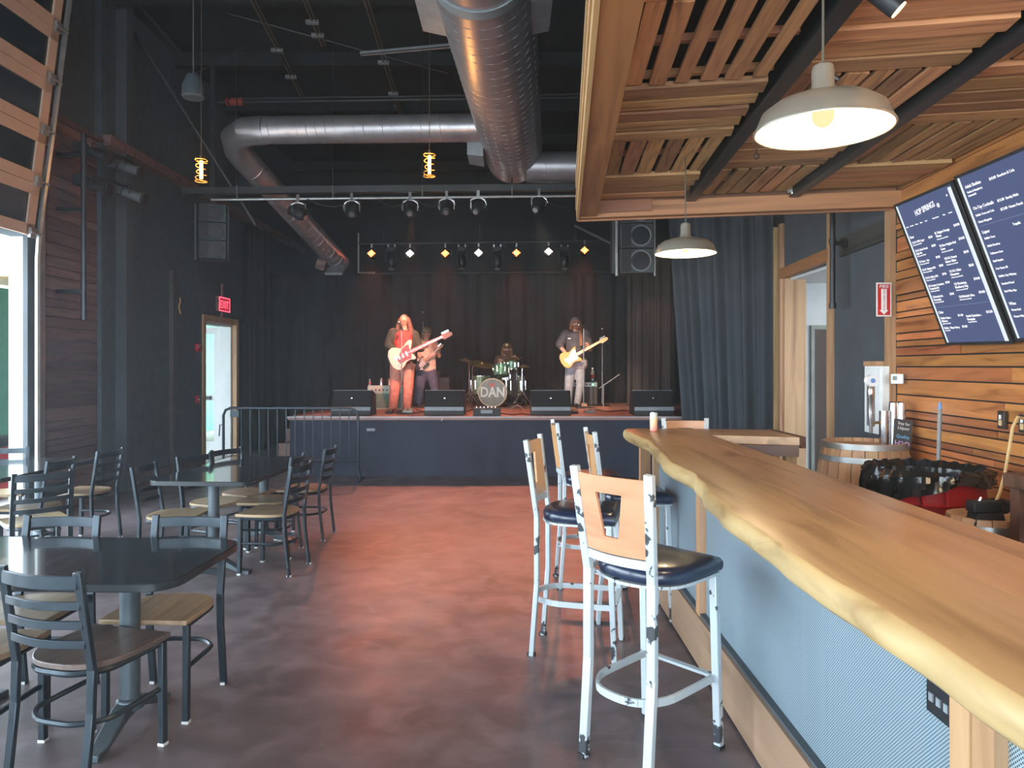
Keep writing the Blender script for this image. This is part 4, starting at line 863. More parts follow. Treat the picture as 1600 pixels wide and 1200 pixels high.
# ---------------------------------------------------------------- bar stools
def make_stool(label):
    t = thing('bar_stool', label, 'stool', (0,0,0), 0, 'metal bar stools along the counter'); m_ = M['stool']
    D = .205; Wb = .16; Wf = .185
    for s_ in (-1, 1):
        pts = [(-D-.03, s_*Wb, 0), (-D, s_*Wb, .40), (-D, s_*Wb, .77), (-D-.055, s_*(Wb+.026), 1.19)]; lg = MB()
        for a, b in zip(pts, pts[1:]): lg.bar(Vector(a), Vector(b)+(Vector(b)-Vector(a)).normalized()*.004, .026, .040, (0, 1, 0))
        l_ = obj('leg', lg, m_, t, .004); obj('foot_glide', MB().box((-D-.03, s_*Wb, .008), (.044, .03, .016)), M['rubber'], l_)
        l_ = obj('leg', MB().bar((D+.02, s_*Wf, 0), (D-.01, s_*(Wf-.005), .745), .03, .034, (0, 1, 0)), m_, t, .004); obj('foot_glide', MB().box((D+.02, s_*Wf, .008), (.04, .034, .016)), M['rubber'], l_)
    # backrest: bent plywood with tapered opening
    W = Wb-.014; sag = -.03; z0, z1 = .86, 1.17
    def fn(u, v, q):
        zz = z0+(z1-z0)*v+q*0; x = -D-.055*(zz-.77)/.42+sag*(1-(u/W)**2)*.8+q
        return (x, u*(1+.16*(zz-.77)/.42), zz)
    def loop(pts, nn=10):
        o_ = []
        for (a, b), (c_, d_) in zip(pts, pts[1:]+pts[:1]):
            for i in range(nn): o_.append((a+(c_-a)*i/nn, b+(d_-b)*i/nn))
        return o_
    outer = loop([(-W, -.0), (W, 0), (W, 1), (-W, 1)]); inner = loop([(-.034, .22), (.034, .22), (.058, .78), (-.058, .78)])
    obj('backrest', MB().ring(outer, inner, -.007, .007, fn), M['stoolback'], t, .002)
    obj('back_rail', MB().prism(arc(-D, -Wb, -D, Wb, -.028)+[(a-.014, b) for a, b in arc(-D, -Wb, -D, Wb, -.028)][::-1], .82, .855), m_, t)
    so = [(D+.02, -.20), (D+.02, .20), (.06, .212), (-.06, .20), (-.13, .165), (-.175, .10), (-.19, 0), (-.175, -.10), (-.13, -.165), (-.06, -.20), (.06, -.212)]
    def sc(k): return [(a*k+(1-k)*.01, b*k) for a, b in so]
    sm = MB(); rings = [(1.0, .752), (1.02, .765), (1.02, .785), (.97, .802), (.85, .812), (.5, .818), (.02, .82)]; vs = []; fs = []; nn = len(so)*3
    for k_, z_ in rings:
        q = sc(k_); fine = []
        for i in range(len(q)):
            p0, p1, p2, p3 = q[i-1], q[i], q[(i+1) % len(q)], q[(i+2) % len(q)]
            for j in range(3):
                u = j/3
                if i in (0,) or i == len(q)-1 or i == 1: fine.append((p1[0]+(p2[0]-p1[0])*u, p1[1]+(p2[1]-p1[1])*u))
                else: fine.append(tuple(.5*(2*p1[c_]+(p2[c_]-p0[c_])*u+(2*p0[c_]-5*p1[c_]+4*p2[c_]-p3[c_])*u*u+(3*p1[c_]-p0[c_]-3*p2[c_]+p3[c_])*u**3) for c_ in (0, 1)))
        vs += [(a, b, z_) for a, b in fine]
    for i in range(len(rings)-1):
        for k_ in range(nn): fs.append((i*nn+k_, i*nn+(k_+1) % nn, (i+1)*nn+(k_+1) % nn, (i+1)*nn+k_))
    fs += [tuple(range(nn))[::-1], tuple((len(rings)-1)*nn+k_ for k_ in range(nn))]; sm.add(vs, fs)
    obj('seat', sm, M['vinyl'], t, ang=1.2)
    r_ = [(D+.005, -.185), (.04, -.19), (-.08, -.18), (-.15, -.12), (-.185, 0), (-.15, .12), (-.08, .18), (.04, .19), (D+.005, .185)]
    fr_ = MB()
    r_ = crom(r_, 3)
    for a, b in zip(r_, r_[1:]+r_[:1]): fr_.bar((a[0], a[1], .738), (b[0], b[1], .738), .028, .012)
    obj('seat_frame', fr_, m_, t)
    q = [(D+.01, -Wf+.01), (.02, -.175), (-.12, -.165), (-.215, -.10), (-.24, 0), (-.215, .10), (-.12, .165), (.02, .175), (D+.01, Wf-.01)]
    fr_ = MB()
    q = crom(q, 3)
    for a, b in zip(q, q[1:]): fr_.bar((a[0], a[1], .30), (b[0], b[1], .30), .012, .03, (0, 0, 1))
    obj('footrest', fr_, m_, t)
    obj('front_stretcher', MB().bar((D+.012, -Wf, .30), (D+.012, Wf, .30), .03, .012), m_, t)
    return t
ST = [((.575, 3.01), 43, 1, 'chipped white metal bar stool with pierced plywood back, nearest the camera'),
      ((.375, 4.10), -14, 1, 'second bar stool from the camera, standing apart to the left, back edge-on'),
      ((.575, 5.36), 2, 1, 'farthest left bar stool, near the stage end of the counter'),
      ((.76, 4.66), 3, 1, 'bar stool pushed in against the bar front, behind the nearest one'),
      ((1.50, 6.05), -92, .96, 'bar stool behind the far counter corner, only its curved wooden back showing')]
st0 = make_stool(ST[0][3])
for i, ((x, y), a, s_, lb) in enumerate(ST):
    o = st0 if i == 0 else dup(st0, (x, y, 0), R(a), lb)
    o.location = (x, y, 0); o.rotation_euler = (0, 0, R(a)); o.scale = (1, 1, s_)
# ---------------------------------------------------------------- slatted canopy over the bar
A0 = Vector((.571, 6.27)); B0 = Vector((3.09, 5.81)); YN = .5
def wx(y): return AX+BX*y
A1 = Vector((.571-.0725*(6.27-YN), YN)); B1 = Vector((wx(YN-.0), YN-.46))
def K(s_, t_):   # s across 0..1, t metres from the far edge towards the camera
    u = t_/5.77; a = A0+(A1-A0)*u; b = B0+(B1-B0)*u; return a+(b-a)*s_
cn = thing('bar_canopy', 'suspended slatted wood canopy hanging over the bar', 'canopy', (0, 0, 0))
def flat(c4, z0, z1): return MB().prism([tuple(c) for c in c4], z0, z1)
def quad(s0, s1, t0, t1): return [K(s0, t0), K(s1, t0), K(s1, t1), K(s0, t1)]
def board(name, p, q, w_, z0, z1, m_, bev=0):
    """a straight board with its own origin and local x along its length"""
    p = Vector((p[0], p[1], 0)); q = Vector((q[0], q[1], 0)); v = q-p
    o = obj(name, MB().box((0, 0, 0), (v.length, w_, z1-z0)), m_, cn, bev); o.location = ((p.x+q.x)/2, (p.y+q.y)/2, (z0+z1)/2); o.rotation_euler = (0, 0, math.atan2(v.y, v.x)); return o
e = .085/2.6
board('frame_beam', K(e, 0), K(e, 2.1), .15, 2.87, 3.0, M['slatdark']); board('frame_beam', K(e, 2.104), K(e, 5.77), .15, 2.868, 3.0, M['slatdark'])
for k in range(4): board('fascia_board', K(-.001-.003*(k % 2), -.01), K(-.001-.003*(k % 2), 5.77), .022, 2.86+k*.095, 2.952+k*.095, M['fascia'])
board('frame_beam', K(.0, .05), K(1.0, .05), .09, 2.865, 2.99, M['slatdark']); board('frame_beam', K(.0, -.02), K(1.0, -.02), .03, 2.855, 3.15, M['slatdark'])
board('frame_beam', K(.065, .11), K(.24, .11), .025, 2.90, 3.0, M['slatdark'])
S1, S2 = .365, .682
for s_ in (S1, S2):
    board('steel_beam', K(s_, .1), K(s_, 5.77), .075, 2.965, 2.980, M['blackmetal']); board('steel_beam', K(s_, .1), K(s_, 5.77), .02, 2.98, 3.2, M['blackmetal'])
rows = [.10, .86, 1.70, 2.56, 3.42, 4.28, 5.14, 5.77]
rr = random.Random(11)
for ci, (sa, sb) in enumerate(((.066, S1-.022), (S1+.022, S2-.022), (S2+.022, .995))):
    for ri, (ta, tb) in enumerate(zip(rows, rows[1:])):
        lateral = (ri+ci) % 2 == 0
        if lateral:
            nn = max(3, int((tb-ta)/.155))
            for k in range(nn):
                t_ = ta+(k+.5)*(tb-ta)/nn; w_ = (tb-ta)/nn-rr.uniform(.018, .05)
                board('slat', K(sa, t_+rr.uniform(-.008, .008)), K(sb, t_+rr.uniform(-.008, .008)), w_, 3.012+rr.uniform(-.014, .008), 3.036, M['slat'])
        else:
            wd = (sb-sa)*2.58; nn = 6 if ci < 2 else 7; gap = .026 if (ci, ri) != (0, 3) else .046
            for k in range(nn):
                s_ = sa+(k+.5)*(sb-sa)/nn; w_ = wd/nn-gap-rr.uniform(-.01, .012)
                board('slat', K(s_+rr.uniform(-.003, .003), ta+.02), K(s_+rr.uniform(-.003, .003), tb-.015), w_, 3.015+rr.uniform(-.004, .004), 3.035, M['slat'])
            for q in ((.06, .5) if ri == 3 else (.5,)): t_ = ta+(tb-ta)*q; board('batten', K(sa, t_), K(sb, t_), .035, 3.038, 3.07, M['slatdark'])
obj('roof_sheet', flat(quad(0, 1, 0, 5.77), 3.22, 3.24), M['ceil'], cn)
for x, y in (K(.02, .1), K(.02, 3), K(S1, .1), K(S1, 3)): obj('hanger_rod', MB().tube([(x, y, 3.0), (x, y, 6.25)], .006, 6), M['blackmetal'], cn)
# ---------------------------------------------------------------- pendants
def pendant(label, p, rim, D=.41):
    t = thing('pendant_lamp', label, 'lamp', (p.x, p.y, rim), 0, 'metal pendant lamps over the bar'); r = D/2
    prof = [(r, 0), (r*.985, .012), (r*.90, .055), (r*.72, .082), (r*.45, .098), (r*.22, .108), (r*.165, .125), (r*.165, .185), (r*.145, .20), (r*.06, .21)]
    outer = obj('lamp_shade', MB().lathe(prof+[(.006, .212)], seg=48), M['brushed'], t)
    o = obj('shade_lining', MB().lathe([(r*.985, .001), (r*.97, .012), (r*.885, .050), (r*.70, .076), (r*.43, .092), (r*.15, .10), (.0, .10)], seg=48), M['shadein'], t)
    # open bottom: remove the cap faces the lathe made
    import bmesh
    for q in (outer, o):
        b_ = bmesh.new(); b_.from_mesh(q.data); bmesh.ops.delete(b_, geom=[f for f in b_.faces if len(f.verts) > 20 and f.calc_center_median().z < .05], context='FACES'); b_.to_mesh(q.data); b_.free()
    obj('rim', MB().tube([(math.cos(a)*r, math.sin(a)*r, .0) for a in [i*math.pi/24 for i in range(48)]], .004, 6, close=True), M['brushed'], t)
    obj('bulb', MB().sphere((0, 0, .045), .034, 16, 10, (1, 1, 1.1)), M['bulb'], t)
    obj('socket', MB().tube([(0, 0, .07), (0, 0, .12)], .02, 12), M['signwhite'], t)
    obj('cord', MB().tube([(0, 0, .21), (0, 0, 3.02-rim)], .004, 6), M['cord'], t)
    for k in range(8):
        pass
    l = lamp('pendant_or_added_light', 'POINT', (p.x, p.y, rim-.005), 20, (1, .76, .46), size=.04)
    return t
pd1 = P(1286, 203, 2.27); pd2 = P(1071, 396, 4.90)
pendant('large looking brushed metal pendant lamp, the nearer one over the bar', pd1, pd1.z)
pendant('brushed metal pendant lamp hanging over the far end of the bar', pd2, pd2.z)
added_pos = Vector((.9, -.4, 2.33)); added_lamp = lamp('pendant_or_added_light', 'POINT', added_pos, 34, (1, .74, .42), size=.1)  # unseen lamp added behind the camera to warm the bar and canopy
lamp('bar_canopy_glow', 'POINT', (2.1, 1.2, 2.3), 24, (1, .78, .5), size=.15)
# track spot, sprinkler, hook
t = thing('track_spotlight', 'black cylinder spotlight at the top edge under the canopy', 'lamp', P(1386, 6, 2.62))
obj('housing', MB().tube([(-.05, 0, .05), (.03, -.02, -.03)], .036, 16), M['blackmetal'], t); obj('lens', MB().tube([(.028, -.0195, -.028), (.034, -.021, -.034)], .031, 16), mat('lens_warm', (.7, .6, .4), .3, emit=(1, .7, .35), es=1.5), t); obj('bracket', MB().tube([(-.03, 0, .04), (-.03, 0, .25)], .01), M['blackmetal'], t)
p = P(1240, 296, 5.92); t = thing('smoke_detector', 'beige domed sensor on the far canopy beam', 'detector', p); bg_ = mat('beige_plastic', (.42, .40, .34), .5)
obj('base', MB().lathe([(.045, .02), (.05, .0), (.045, -.03)], seg=20), bg_, t); obj('dome', MB().lathe([(.03, -.03), (.026, -.05), (.01, -.06), (.01, -.08)], seg=16), M['steel'], t)
p = P(1182, 240, 4.7); t = thing('ceiling_hook', 'small dark screw hook in the canopy slats', 'hook', (p.x, p.y, 3.012)); obj('shank', MB().tube([(0, 0, 0), (0, 0, -.03)], .004), M['blackmetal'], t); obj('eye', MB().tube([(math.cos(a)*.018, 0, -.048+math.sin(a)*.018) for a in [i*.628 for i in range(10)]], .004, 6, close=True), M['blackmetal'], t)
t = thing('cable_coil', 'coiled pale cable and black clamp on the steel canopy beam', 'cable', P(1279, 118, 3.4)); obj('coil', MB().tube([(math.cos(a)*.03+.004*math.sin(3*a), .01*math.sin(a), math.sin(a)*.055) for a in [i*.42 for i in range(15)]], .004, 6, close=True), M['yellowcord'], t); obj('clamp', MB().tube([(.02, 0, .03), (.09, 0, -.02)], .014), M['blackmetal'], t)
# ---------------------------------------------------------------- menu screens
UP = Vector((-.36, 0, .95)).normalized(); XD = Vector((-BX, -1, 0)).normalized(); XD = (XD-UP*XD.dot(UP)).normalized(); ND = XD.cross(UP)
TW, TH_ = .70, 1.02
def tv(label, dfar, which):
    org = Vector((wx(dfar)-.075, dfar, 1.745)); t = thing('menu_screen', label, 'screen', org, 0, 'menu screens on the wood wall')
    t.matrix_world = Matrix(((XD.x, UP.x, ND.x, org.x), (XD.y, UP.y, ND.y, org.y), (XD.z, UP.z, ND.z, org.z), (0, 0, 0, 1)))
    obj('housing', MB().bb((0, 0, -.05), (TW, TH_, 0)), M['blackmetal'], t, .004)
    obj('bezel', MB().ring([(0, 0), (TW, 0), (TW, TH_), (0, TH_)], [(.018, .018), (TW-.018, .018), (TW-.018, TH_-.018), (.018, TH_-.018)], 0, .008, lambda x, y, z: (x, y, z)), M['black'], t)
    sc_ = obj('display', MB().bb((.018, .018, 0), (TW-.018, TH_-.018, .003)), M['screen'], t)
    obj('margin_strip', MB().bb((.018, .018, .003), (.036, TH_-.018, .004)), M['strip'], sc_); obj('margin_strip', MB().bb((TW-.062, .018, .003), (TW-.02, TH_-.03, .004)), M['strip'], sc_)
    it = []; rl = MB()
    T_ = lambda x, y, s_, tx_, al='LEFT', rot=0: it.append((tx_, s_, Matrix.Translation((x, y, .0045)) @ Matrix.Rotation(rot, 4, 'Z'), al))
    if which == 1:
        it.append(('HOP SPRINGS', .042, Matrix.Translation((.335, .905, .0045)) @ Matrix.Rotation(R(4), 4, 'Z') @ Matrix.Diagonal((.95, 1.25, 1, 1)), 'CENTER'))
        T_(.475, .905, .03, '@'); T_(.60, .945, .018, '\u25B2')
        for x, s_ in zip((.05, .10, .17, .23, .29, .38, .50, .56), ('Home', 'Our Beer', 'Events', 'Menu', 'Food', 'Private Events', 'Shop', 'Contact')): T_(x, .842, .0125, s_)
        T_(.05, .765, .026, 'Beer')
        Lc = [('1) H.S. NPA Lager', '', '$8.00'), ('2) H.S. Back Porch', 'Light Ale', '$8.00'), ('3) Yazoo - Sue', '', '$9.00'), ('4) H.S. Rhythm IPA', '', '$8.00'), ('5) H.S. Saffron IPA', '', '$9.00'), ('6) Creature Comforts', 'Tropicalia IPA', '$9.00'), ('7) Bearded Iris', 'Homestyle', '$9.00')]
        Rc = [('8) Tailgate Orange', 'Wheat', '$10.00'), ('9) New Heights Red', 'Lotus', '$10.00'), ('10) H.S. Peanut', 'Butter Gilder', '$8.00'), ('11) H.S. Gilder', 'Dimension', '$8.00'), ('12) Wandering', 'Blackberry Hug', '$10.00'), ('13) Michelob Ultra', '', '$10.00')]
        y = .728
        for a, b_, c_ in Lc:
            T_(.05, y, .021, a); T_(.26, y+.004, .021, c_)
            if b_: T_(.05, y-.021, .021, b_); y -= .021
            T_(.05, y-.015, .0105, 'American Lager 5.0% ABV'); y -= .058
        y = .745
        for a, b_, c_ in Rc:
            T_(.345, y, .022, a); T_(.565, y+.012, .022, c_)
            if b_: T_(.345, y-.022, .022, b_); y -= .022
            T_(.345, y-.016, .0105, 'Ale brewed on site 5.5% ABV'); y -= .064
        rl.bb((.05, .268, .004), (.62, .2695, .0045))
        T_(.05, .225, .026, 'Cider'); T_(.05, .185, .021, 'Diskin Ciders -'); T_(.05, .164, .021, 'Hibiscus'); T_(.05, .149, .0105, 'Apple Cider 5.1% ABV'); T_(.26, .195, .021, '$11.00')
        T_(.05, .115, .021, 'Shakin - Mayor Berry'); T_(.05, .1, .0105, 'Cider 6% ABV'); T_(.26, .118, .021, '$12.00'); T_(.345, .185, .022, 'Austin Eastciders -'); T_(.345, .163, .022, 'Pineapple'); T_(.345, .148, .0105, 'Pineapple Cider 5.0%'); T_(.565, .2, .022, '$12.00')
    else:
        T_(.06, .93, .026, 'Adult Slushies'); T_(.06, .90, .018, 'Vodka & Raspberry'); T_(.06, .88, .018, 'Lemonade'); T_(.28, .925, .021, '$10.00'); T_(.35, .925, .021, 'Bourbon & Cola')
        T_(.06, .80, .026, 'On-Tap Cocktails'); rl.bb((.06, .79, .004), (.18, .7915, .0045)); rl.bb((.06, .70, .004), (.62, .7015, .0045))
        T_(.06, .76, .018, 'Buffalo Trace and Cola'); T_(.06, .72, .018, 'Classic Margarita'); T_(.28, .80, .021, '$12.00'); T_(.35, .80, .021, 'Smoky Mule'); T_(.28, .75, .021, '$12.00'); T_(.35, .75, .021, 'House Punch')
        T_(.06, .655, .026, 'Liquor'); y = .62
        for s_ in ('Buffalo Trace', 'Bulleit Bourbon', 'Tullamore Dew', 'Basil Hayden', 'Four Roses SB', 'Buffalo City Whiskey', 'Standard Proof', 'Red Wine Rye'): T_(.06, y, .018, s_); y -= .046
        T_(.33, .655, .021, 'Tequila'); T_(.06, .22, .026, 'Wine'); T_(.06, .185, .018, 'House Red'); T_(.06, .145, .018, 'House White')
    tx_ = obj('menu_text', text_mb(it), M['text'], sc_, kind='stuff'); obj('menu_rule', rl, M['rule'], sc_)
tv('menu screen headed HOP SPRINGS with beer and cider prices', 4.93, 1)
tv('menu screen cut by the right frame edge listing slushies and liquor', 4.19, 2)
# ---------------------------------------------------------------- things on the right wall
def WR(d, off, z): return Vector((wx(d)-off, d, z))
t = thing('hanging_pipe', 'black iron pipe hanging beside the dark plank on the charcoal wall', 'pipe', WR(6.72, .16, 0))
obj('pipe', MB().tube([(0, 0, 2.15), (0, 0, 3.2)], .024, 12), M['blackmetal'], t)
for z_ in (2.16, 2.76): obj('collar', MB().tube([(0, 0, z_-.025), (0, 0, z_+.025)], .033, 12), M['blackmetal'], t)
obj('arm', MB().tube([(0, 0, 2.74), (.13, 0, 2.74)], .02, 10), M['blackmetal'], t); obj('flange', MB().tube([(.10, 0, 2.74), (.13, 0, 2.74)], .05, 14), M['blackmetal'], t)
o = struct('trim_backer', MB().bb((5.95, 0, 2.64), (6.9, .035, 2.82)), wood('charred_plank', (.012, .012, .010), (.05, .05, .042), 0), wr)
t = thing('fire_sign', 'red and white FIRE EXTINGUISHER arrow sign projecting from the charcoal wall', 'sign', P(1381, 468, 5.78))
obj('plate', MB().bb((-.06, 0, -.135), (.06, .004, .135)), M['signwhite'], t); obj('red_panel', MB().bb((-.05, -.002, -.125), (.05, 0, .125)), M['signred'], t)
obj('arrow', MB().prism([(-.022, .085), (.022, .085), (.022, -.085), (.036, -.085), (0, -.12), (-.036, -.085), (-.022, -.085)], -.004, -.002, lambda x, y, z: (x, z, y)), M['signwhite'], t)
it = [('FIRE', .038, Matrix.Translation((0, -.0045, .092)) @ FM @ Matrix.Diagonal((1.1, 1, 1, 1)), 'CENTER')]
for k, c_ in enumerate('EXTINGUISHER'): it.append((c_, .017, Matrix.Translation((0, -.0055, .070-k*.0142)) @ FM, 'CENTER'))
tx = text_mb(it[1:]); obj('lettering', tx, M['signred'], t); obj('heading', text_mb(it[:1]), M['signwhite'], t)
t = thing('extinguisher_cabinet', 'white fire extinguisher cabinet with narrow glass panel on the wall', 'cabinet', (wx(6.0), 6.0, 1.04), math.atan2(1, BX))
obj('box', MB().bb((-.16, .0, 0), (.17, .10, .56)), M['white'], t, .004); dr = obj('door', MB().bb((-.14, .10, .02), (.15, .108, .54)), M['white'], t, .003); obj('glass', MB().bb((-.05, .108, .06), (.10, .111, .48)), mat('cabinet_glass', (.18, .19, .2), .1), dr)
struct('trim_shelf', MB().bb((5.95, .0, 1.60), (6.2, .1, 1.64)), M['post'], wr)
t = thing('thermostat', 'white thermostat on the wood trim beside the charcoal wall', 'thermostat', P(1402, 592, 5.68)); t.rotation_euler = (0, 0, R(-35))
obj('case', MB().bb((-.045, -.015, -.04), (.045, .015, .04)), M['white'], t, .008); obj('display', MB().bb((-.03, -.017, -.01), (.0, -.014, .022)), mat('lcd', (.12, .14, .12), .3), t)
def wplate(label, px, py, off=.03, two=False):
    u = (px-800)/F; d_ = AX/(u-BX); p = WR(d_-.0, .0, H-(py-HY)*d_/F)
    t = thing('wall_outlet', label, 'outlet', p, math.atan2(1, BX)); obj('plate', MB().bb((-.033, 0, -.055), (.033, .022, .055)), mat('bronze_plate', (.05, .04, .035), .4, .3), t, .003)
    obj('socket', MB().bb((-.014, .02, -.035), (.014, .026, .0)), M['yellowcord'], t); obj('switch', MB().bb((-.008, .02, .005), (.008, .028, .03)), M['signwhite'], t)
wplate('dark switch plate on the wood wall above the trash can', 1569, 656)
wplate('dark outlet at the right frame edge with the tan cord plugged in', 1603, 662)
cp = [(1604, 655, 4.05), (1590, 652, 4.0), (1582, 668, 3.95), (1577, 700, 3.9), (1570, 740, 3.85), (1562, 770, 3.8), (1553, 790, 3.72), (1545, 802, 3.68)]
cable([P(*q) for q in cp], .0085, M['yellowcord'], 'tan cord drooping from the outlet down to the small barrel', 'extension_cord')
# ---------------------------------------------------------------- barrels, trash can, shelf
def barrel(label, loc, rh, rb, h_, staves=22, hoops=(.0, .095, .29), name='oak_barrel'):
    t = thing(name, label, 'barrel', loc)
    def rad(z_): q = (z_/h_-.5)*2; return rb-(rb-rh)*q*q
    for k in range(staves):
        m = MB(); a0 = 2*math.pi*(k+.03)/staves; a1 = 2*math.pi*(k+.97)/staves; vs = []; N = 8
        for j in range(N+1):
            z_ = h_*j/N; r = rad(z_)
            for a in (a0, a1):
                for q in (r, r-.025): vs.append((q*math.cos(a), q*math.sin(a), z_))
        fs = []
        for j in range(N):
            b_ = j*4; fs += [(b_, b_+2, b_+6, b_+4), (b_+1, b_+5, b_+7, b_+3), (b_, b_+4, b_+5, b_+1), (b_+2, b_+3, b_+7, b_+6)]
        fs += [(0, 1, 3, 2), (N*4, N*4+2, N*4+3, N*4+1)]; m.add(vs, fs); obj('stave', m, M['barrel'], t)
    rc = .03 if rh > .2 else .004
    hd = obj('barrel_head', MB().lathe([(0, h_-rc), (rad(h_)-.024, h_-rc), (rad(h_)-.024, h_-rc-.02), (0, h_-rc-.02)], seg=36), M['barrel'], t)
    for q in hoops:
        for z_ in (h_*(1-q)-.045, h_*q):
            if z_ < 0: continue
            w_ = .042; obj('hoop', MB().lathe([(rad(z_)+.001, z_), (rad(z_)+.005, z_), (rad(z_+w_)+.005, z_+w_), (rad(z_+w_)+.001, z_+w_), (rad(z_)+.001, z_)], seg=40), M['hoop'], t)
    return t
bp_ = P(1351, 0, 5.6)
barrel('wine barrel with grey hoops standing by the charcoal wall', (2.725, 5.6, 0), .295, .355, 1.02)
barrel('small barrel with a plain top beside the trash can', (2.32, 3.55, 0), .165, .19, .87, 16, (.03, .2), 'small_barrel')
# water tap tower, cups, chalk board on the barrel
BZ = .99
t = thing('tap_tower', 'chrome water tap tower with round badge on the wine barrel', 'tap', (2.83, 5.50, BZ))
obj('column', MB().tube([(0, 0, 0), (0, 0, .27)], .036, 20), M['chrome'], t); obj('spout_arm', MB().tube([(-.03, 0, .18), (-.06, 0, .18), (-.09, 0, .17), (-.10, 0, .13)], .011, 8), M['cymbal'], t)
hn = obj('tap_handle', MB().lathe([(.012, .10), (.016, .2), (.022, .26), (.018, .36), (.026, .38), (.026, .44), (.018, .46)], c=(-.10, 0, 0), seg=14), M['steel'], t); obj('badge', MB().tube([(-.10, -.03, .50), (-.10, .02, .50)], .044, 22), M['signwhite'], hn); obj('badge_centre', MB().tube([(-.10, -.033, .50), (-.10, -.03, .50)], .018, 14), M['blue'], hn)
t = thing('cup_stack', 'stack of steel cups behind the chalk sign on the barrel', 'cups', (2.93, 5.52, BZ))
for k in range(2): obj('cup', MB().lathe([(.042, .0), (.030, .33-.0), (.02, .34)], c=(-.02+.06*k, 0, 0), seg=18), M['steel'], t)
t = thing('chalk_sign', 'small chalkboard lettered in white, blue and pink on the barrel', 'sign', (2.92, 5.42, BZ-.005)); t.rotation_euler = (R(-8), R(10), 0)
obj('board', MB().bb((-.065, 0, 0), (.065, .012, .215)), mat('slate', (.06, .065, .07), .6), t)
def chalk(s_, z_, size, c_): obj('lettering', text_mb([(s_, size, Matrix.Translation((0, -.001, z_)) @ FM, 'CENTER')]), c_, t)
chalk('Stay for', .175, .03, M['signwhite']); chalk('Liquor', .14, .034, M['signwhite']); chalk('Quality', .075, .034, mat('chalk_blue', (.2, .55, .85), .6)); chalk('H2O', .012, .058, mat('chalk_pink', (.6, .4, .75), .6))
# trash can with bag
t = thing('trash_can', 'red round trash can lined with a crinkled black bag', 'trash can', (2.43, 4.25, 0), R(-22)); t.scale = (1, 1, 1.05)
obj('body', MB().lathe([(.23, 0), (.27, .5), (.285, .78), (.305, .79), (.30, .93), (.305, .945), (.295, .94), (.285, .92), (.272, .5), (0, .3)], seg=40), M['red'], t)
obj('handle', MB().tube([(-.06, -.295, .86), (-.055, -.36, .80), (.055, -.36, .80), (.06, -.295, .86)], .012, 8), M['red'], t)
rr = random.Random(4); vs = []; fs = []; nn = 96
prof = [(.10, .56), (.225, .68), (.262, .93), (.305, .968), (.335, .955), (.338, .935), (.342, .915), (.347, .895)]
for j, (r, z_) in enumerate(prof):
    for k in range(nn):
        a = 2*math.pi*k/nn; q = max(0, j-3)/4.0
        dr_ = .010*math.sin(a*17+j)+.008*math.sin(a*31+2*j)+.006*rr.uniform(-1, 1); drop = q*(.15*max(0, math.cos(a-math.pi-.4))**2+.012*math.sin(a*7))
        vs.append(((r+dr_)*math.cos(a), (r+dr_)*math.sin(a), z_-drop+(.006*math.sin(a*23) if j == 3 else 0)))
for j in range(len(prof)-1):
    for k in range(nn): fs.append((j*nn+k, j*nn+(k+1) % nn, (j+1)*nn+(k+1) % nn, (j+1)*nn+k))
obj('bin_liner', MB().add(vs, fs), M['bag'], t, ang=.5, label='shiny crinkled black bin liner')
t = thing('bin_lid', 'round black lid leaning behind the red trash can', 'lid', (2.70, 3.98, .58)); t.rotation_euler = (R(82), 0, R(10)); obj('disc', MB().lathe([(0, .02), (.27, .01), (.29, -.02), (.28, -.03), (.26, 0), (0, .008)], seg=32), M['rubber'], t); obj('grip', MB().tube([(-.05, 0, .018), (-.04, 0, .05), (.04, 0, .05), (.05, 0, .018)], .01, 6), M['rubber'], t)
a = P(1469, 628, 4.75); b = P(1464, 800, 4.65); t = thing('broom_pole', 'grey pole with blue tip leaning against the wood wall', 'pole', (0, 0, 0)); b = a+(b-a)*((a.z-.01)/(a.z-b.z))
obj('shaft', MB().tube([a+(b-a)*.035, b], .013, 10), M['greypvc'], t); obj('tip', MB().tube([a, a+(b-a)*.034], [.006, .0135], 10), M['blue'], t); obj('broom_head', MB().box((b.x, b.y, .04), (.28, .06, .07)), M['rubber'], t)
t = thing('tool_bag', 'black handled device with open pouch on the small barrel', 'bag', (2.27, 3.47, .84))
obj('pouch', MB().prism([(-.075, 0), (.08, 0), (.065, .06), (-.06, .06)], -.04, .04, lambda x, y, z: (x, z, y)), mat('black_canvas', (.015, .015, .016), .7), t, .006); obj('housing', MB().bb((-.075, -.035, .06), (.06, .035, .115)), M['rubber'], t, .008)
obj('handle', MB().tube([(.05, 0, .11), (.09, 0, .108), (.115, 0, .085), (.105, 0, .06), (.06, 0, .055)], .009, 8), M['rubber'], t); obj('nozzle', MB().tube([(-.03, 0, .11), (-.02, 0, .13)], .007, 6), M['steel'], t)
t = thing('shelf_unit', 'dark walnut open shelf unit at the right frame edge', 'shelf', (2.19, 2.2, 0))
for z_ in (.12, .52, .87): obj('shelf', MB().bb((.03, .03, z_-.03), (.66, .95, z_)), M['darkwood'], t)
obj('top', MB().bb((-.02, -.02, 1.07), (.70, 1.0, 1.13)), M['darkwood'], t, .004)
for y in (0, .93): obj('side_panel', MB().bb((.02, y, 0), (.68, y+.04, 1.07)), M['darkwood'], t)
for y in (0, .93): obj('front_post', MB().bb((-.0, y-.01, 0), (.05, y+.05, 1.07)), M['darkwood'], t)
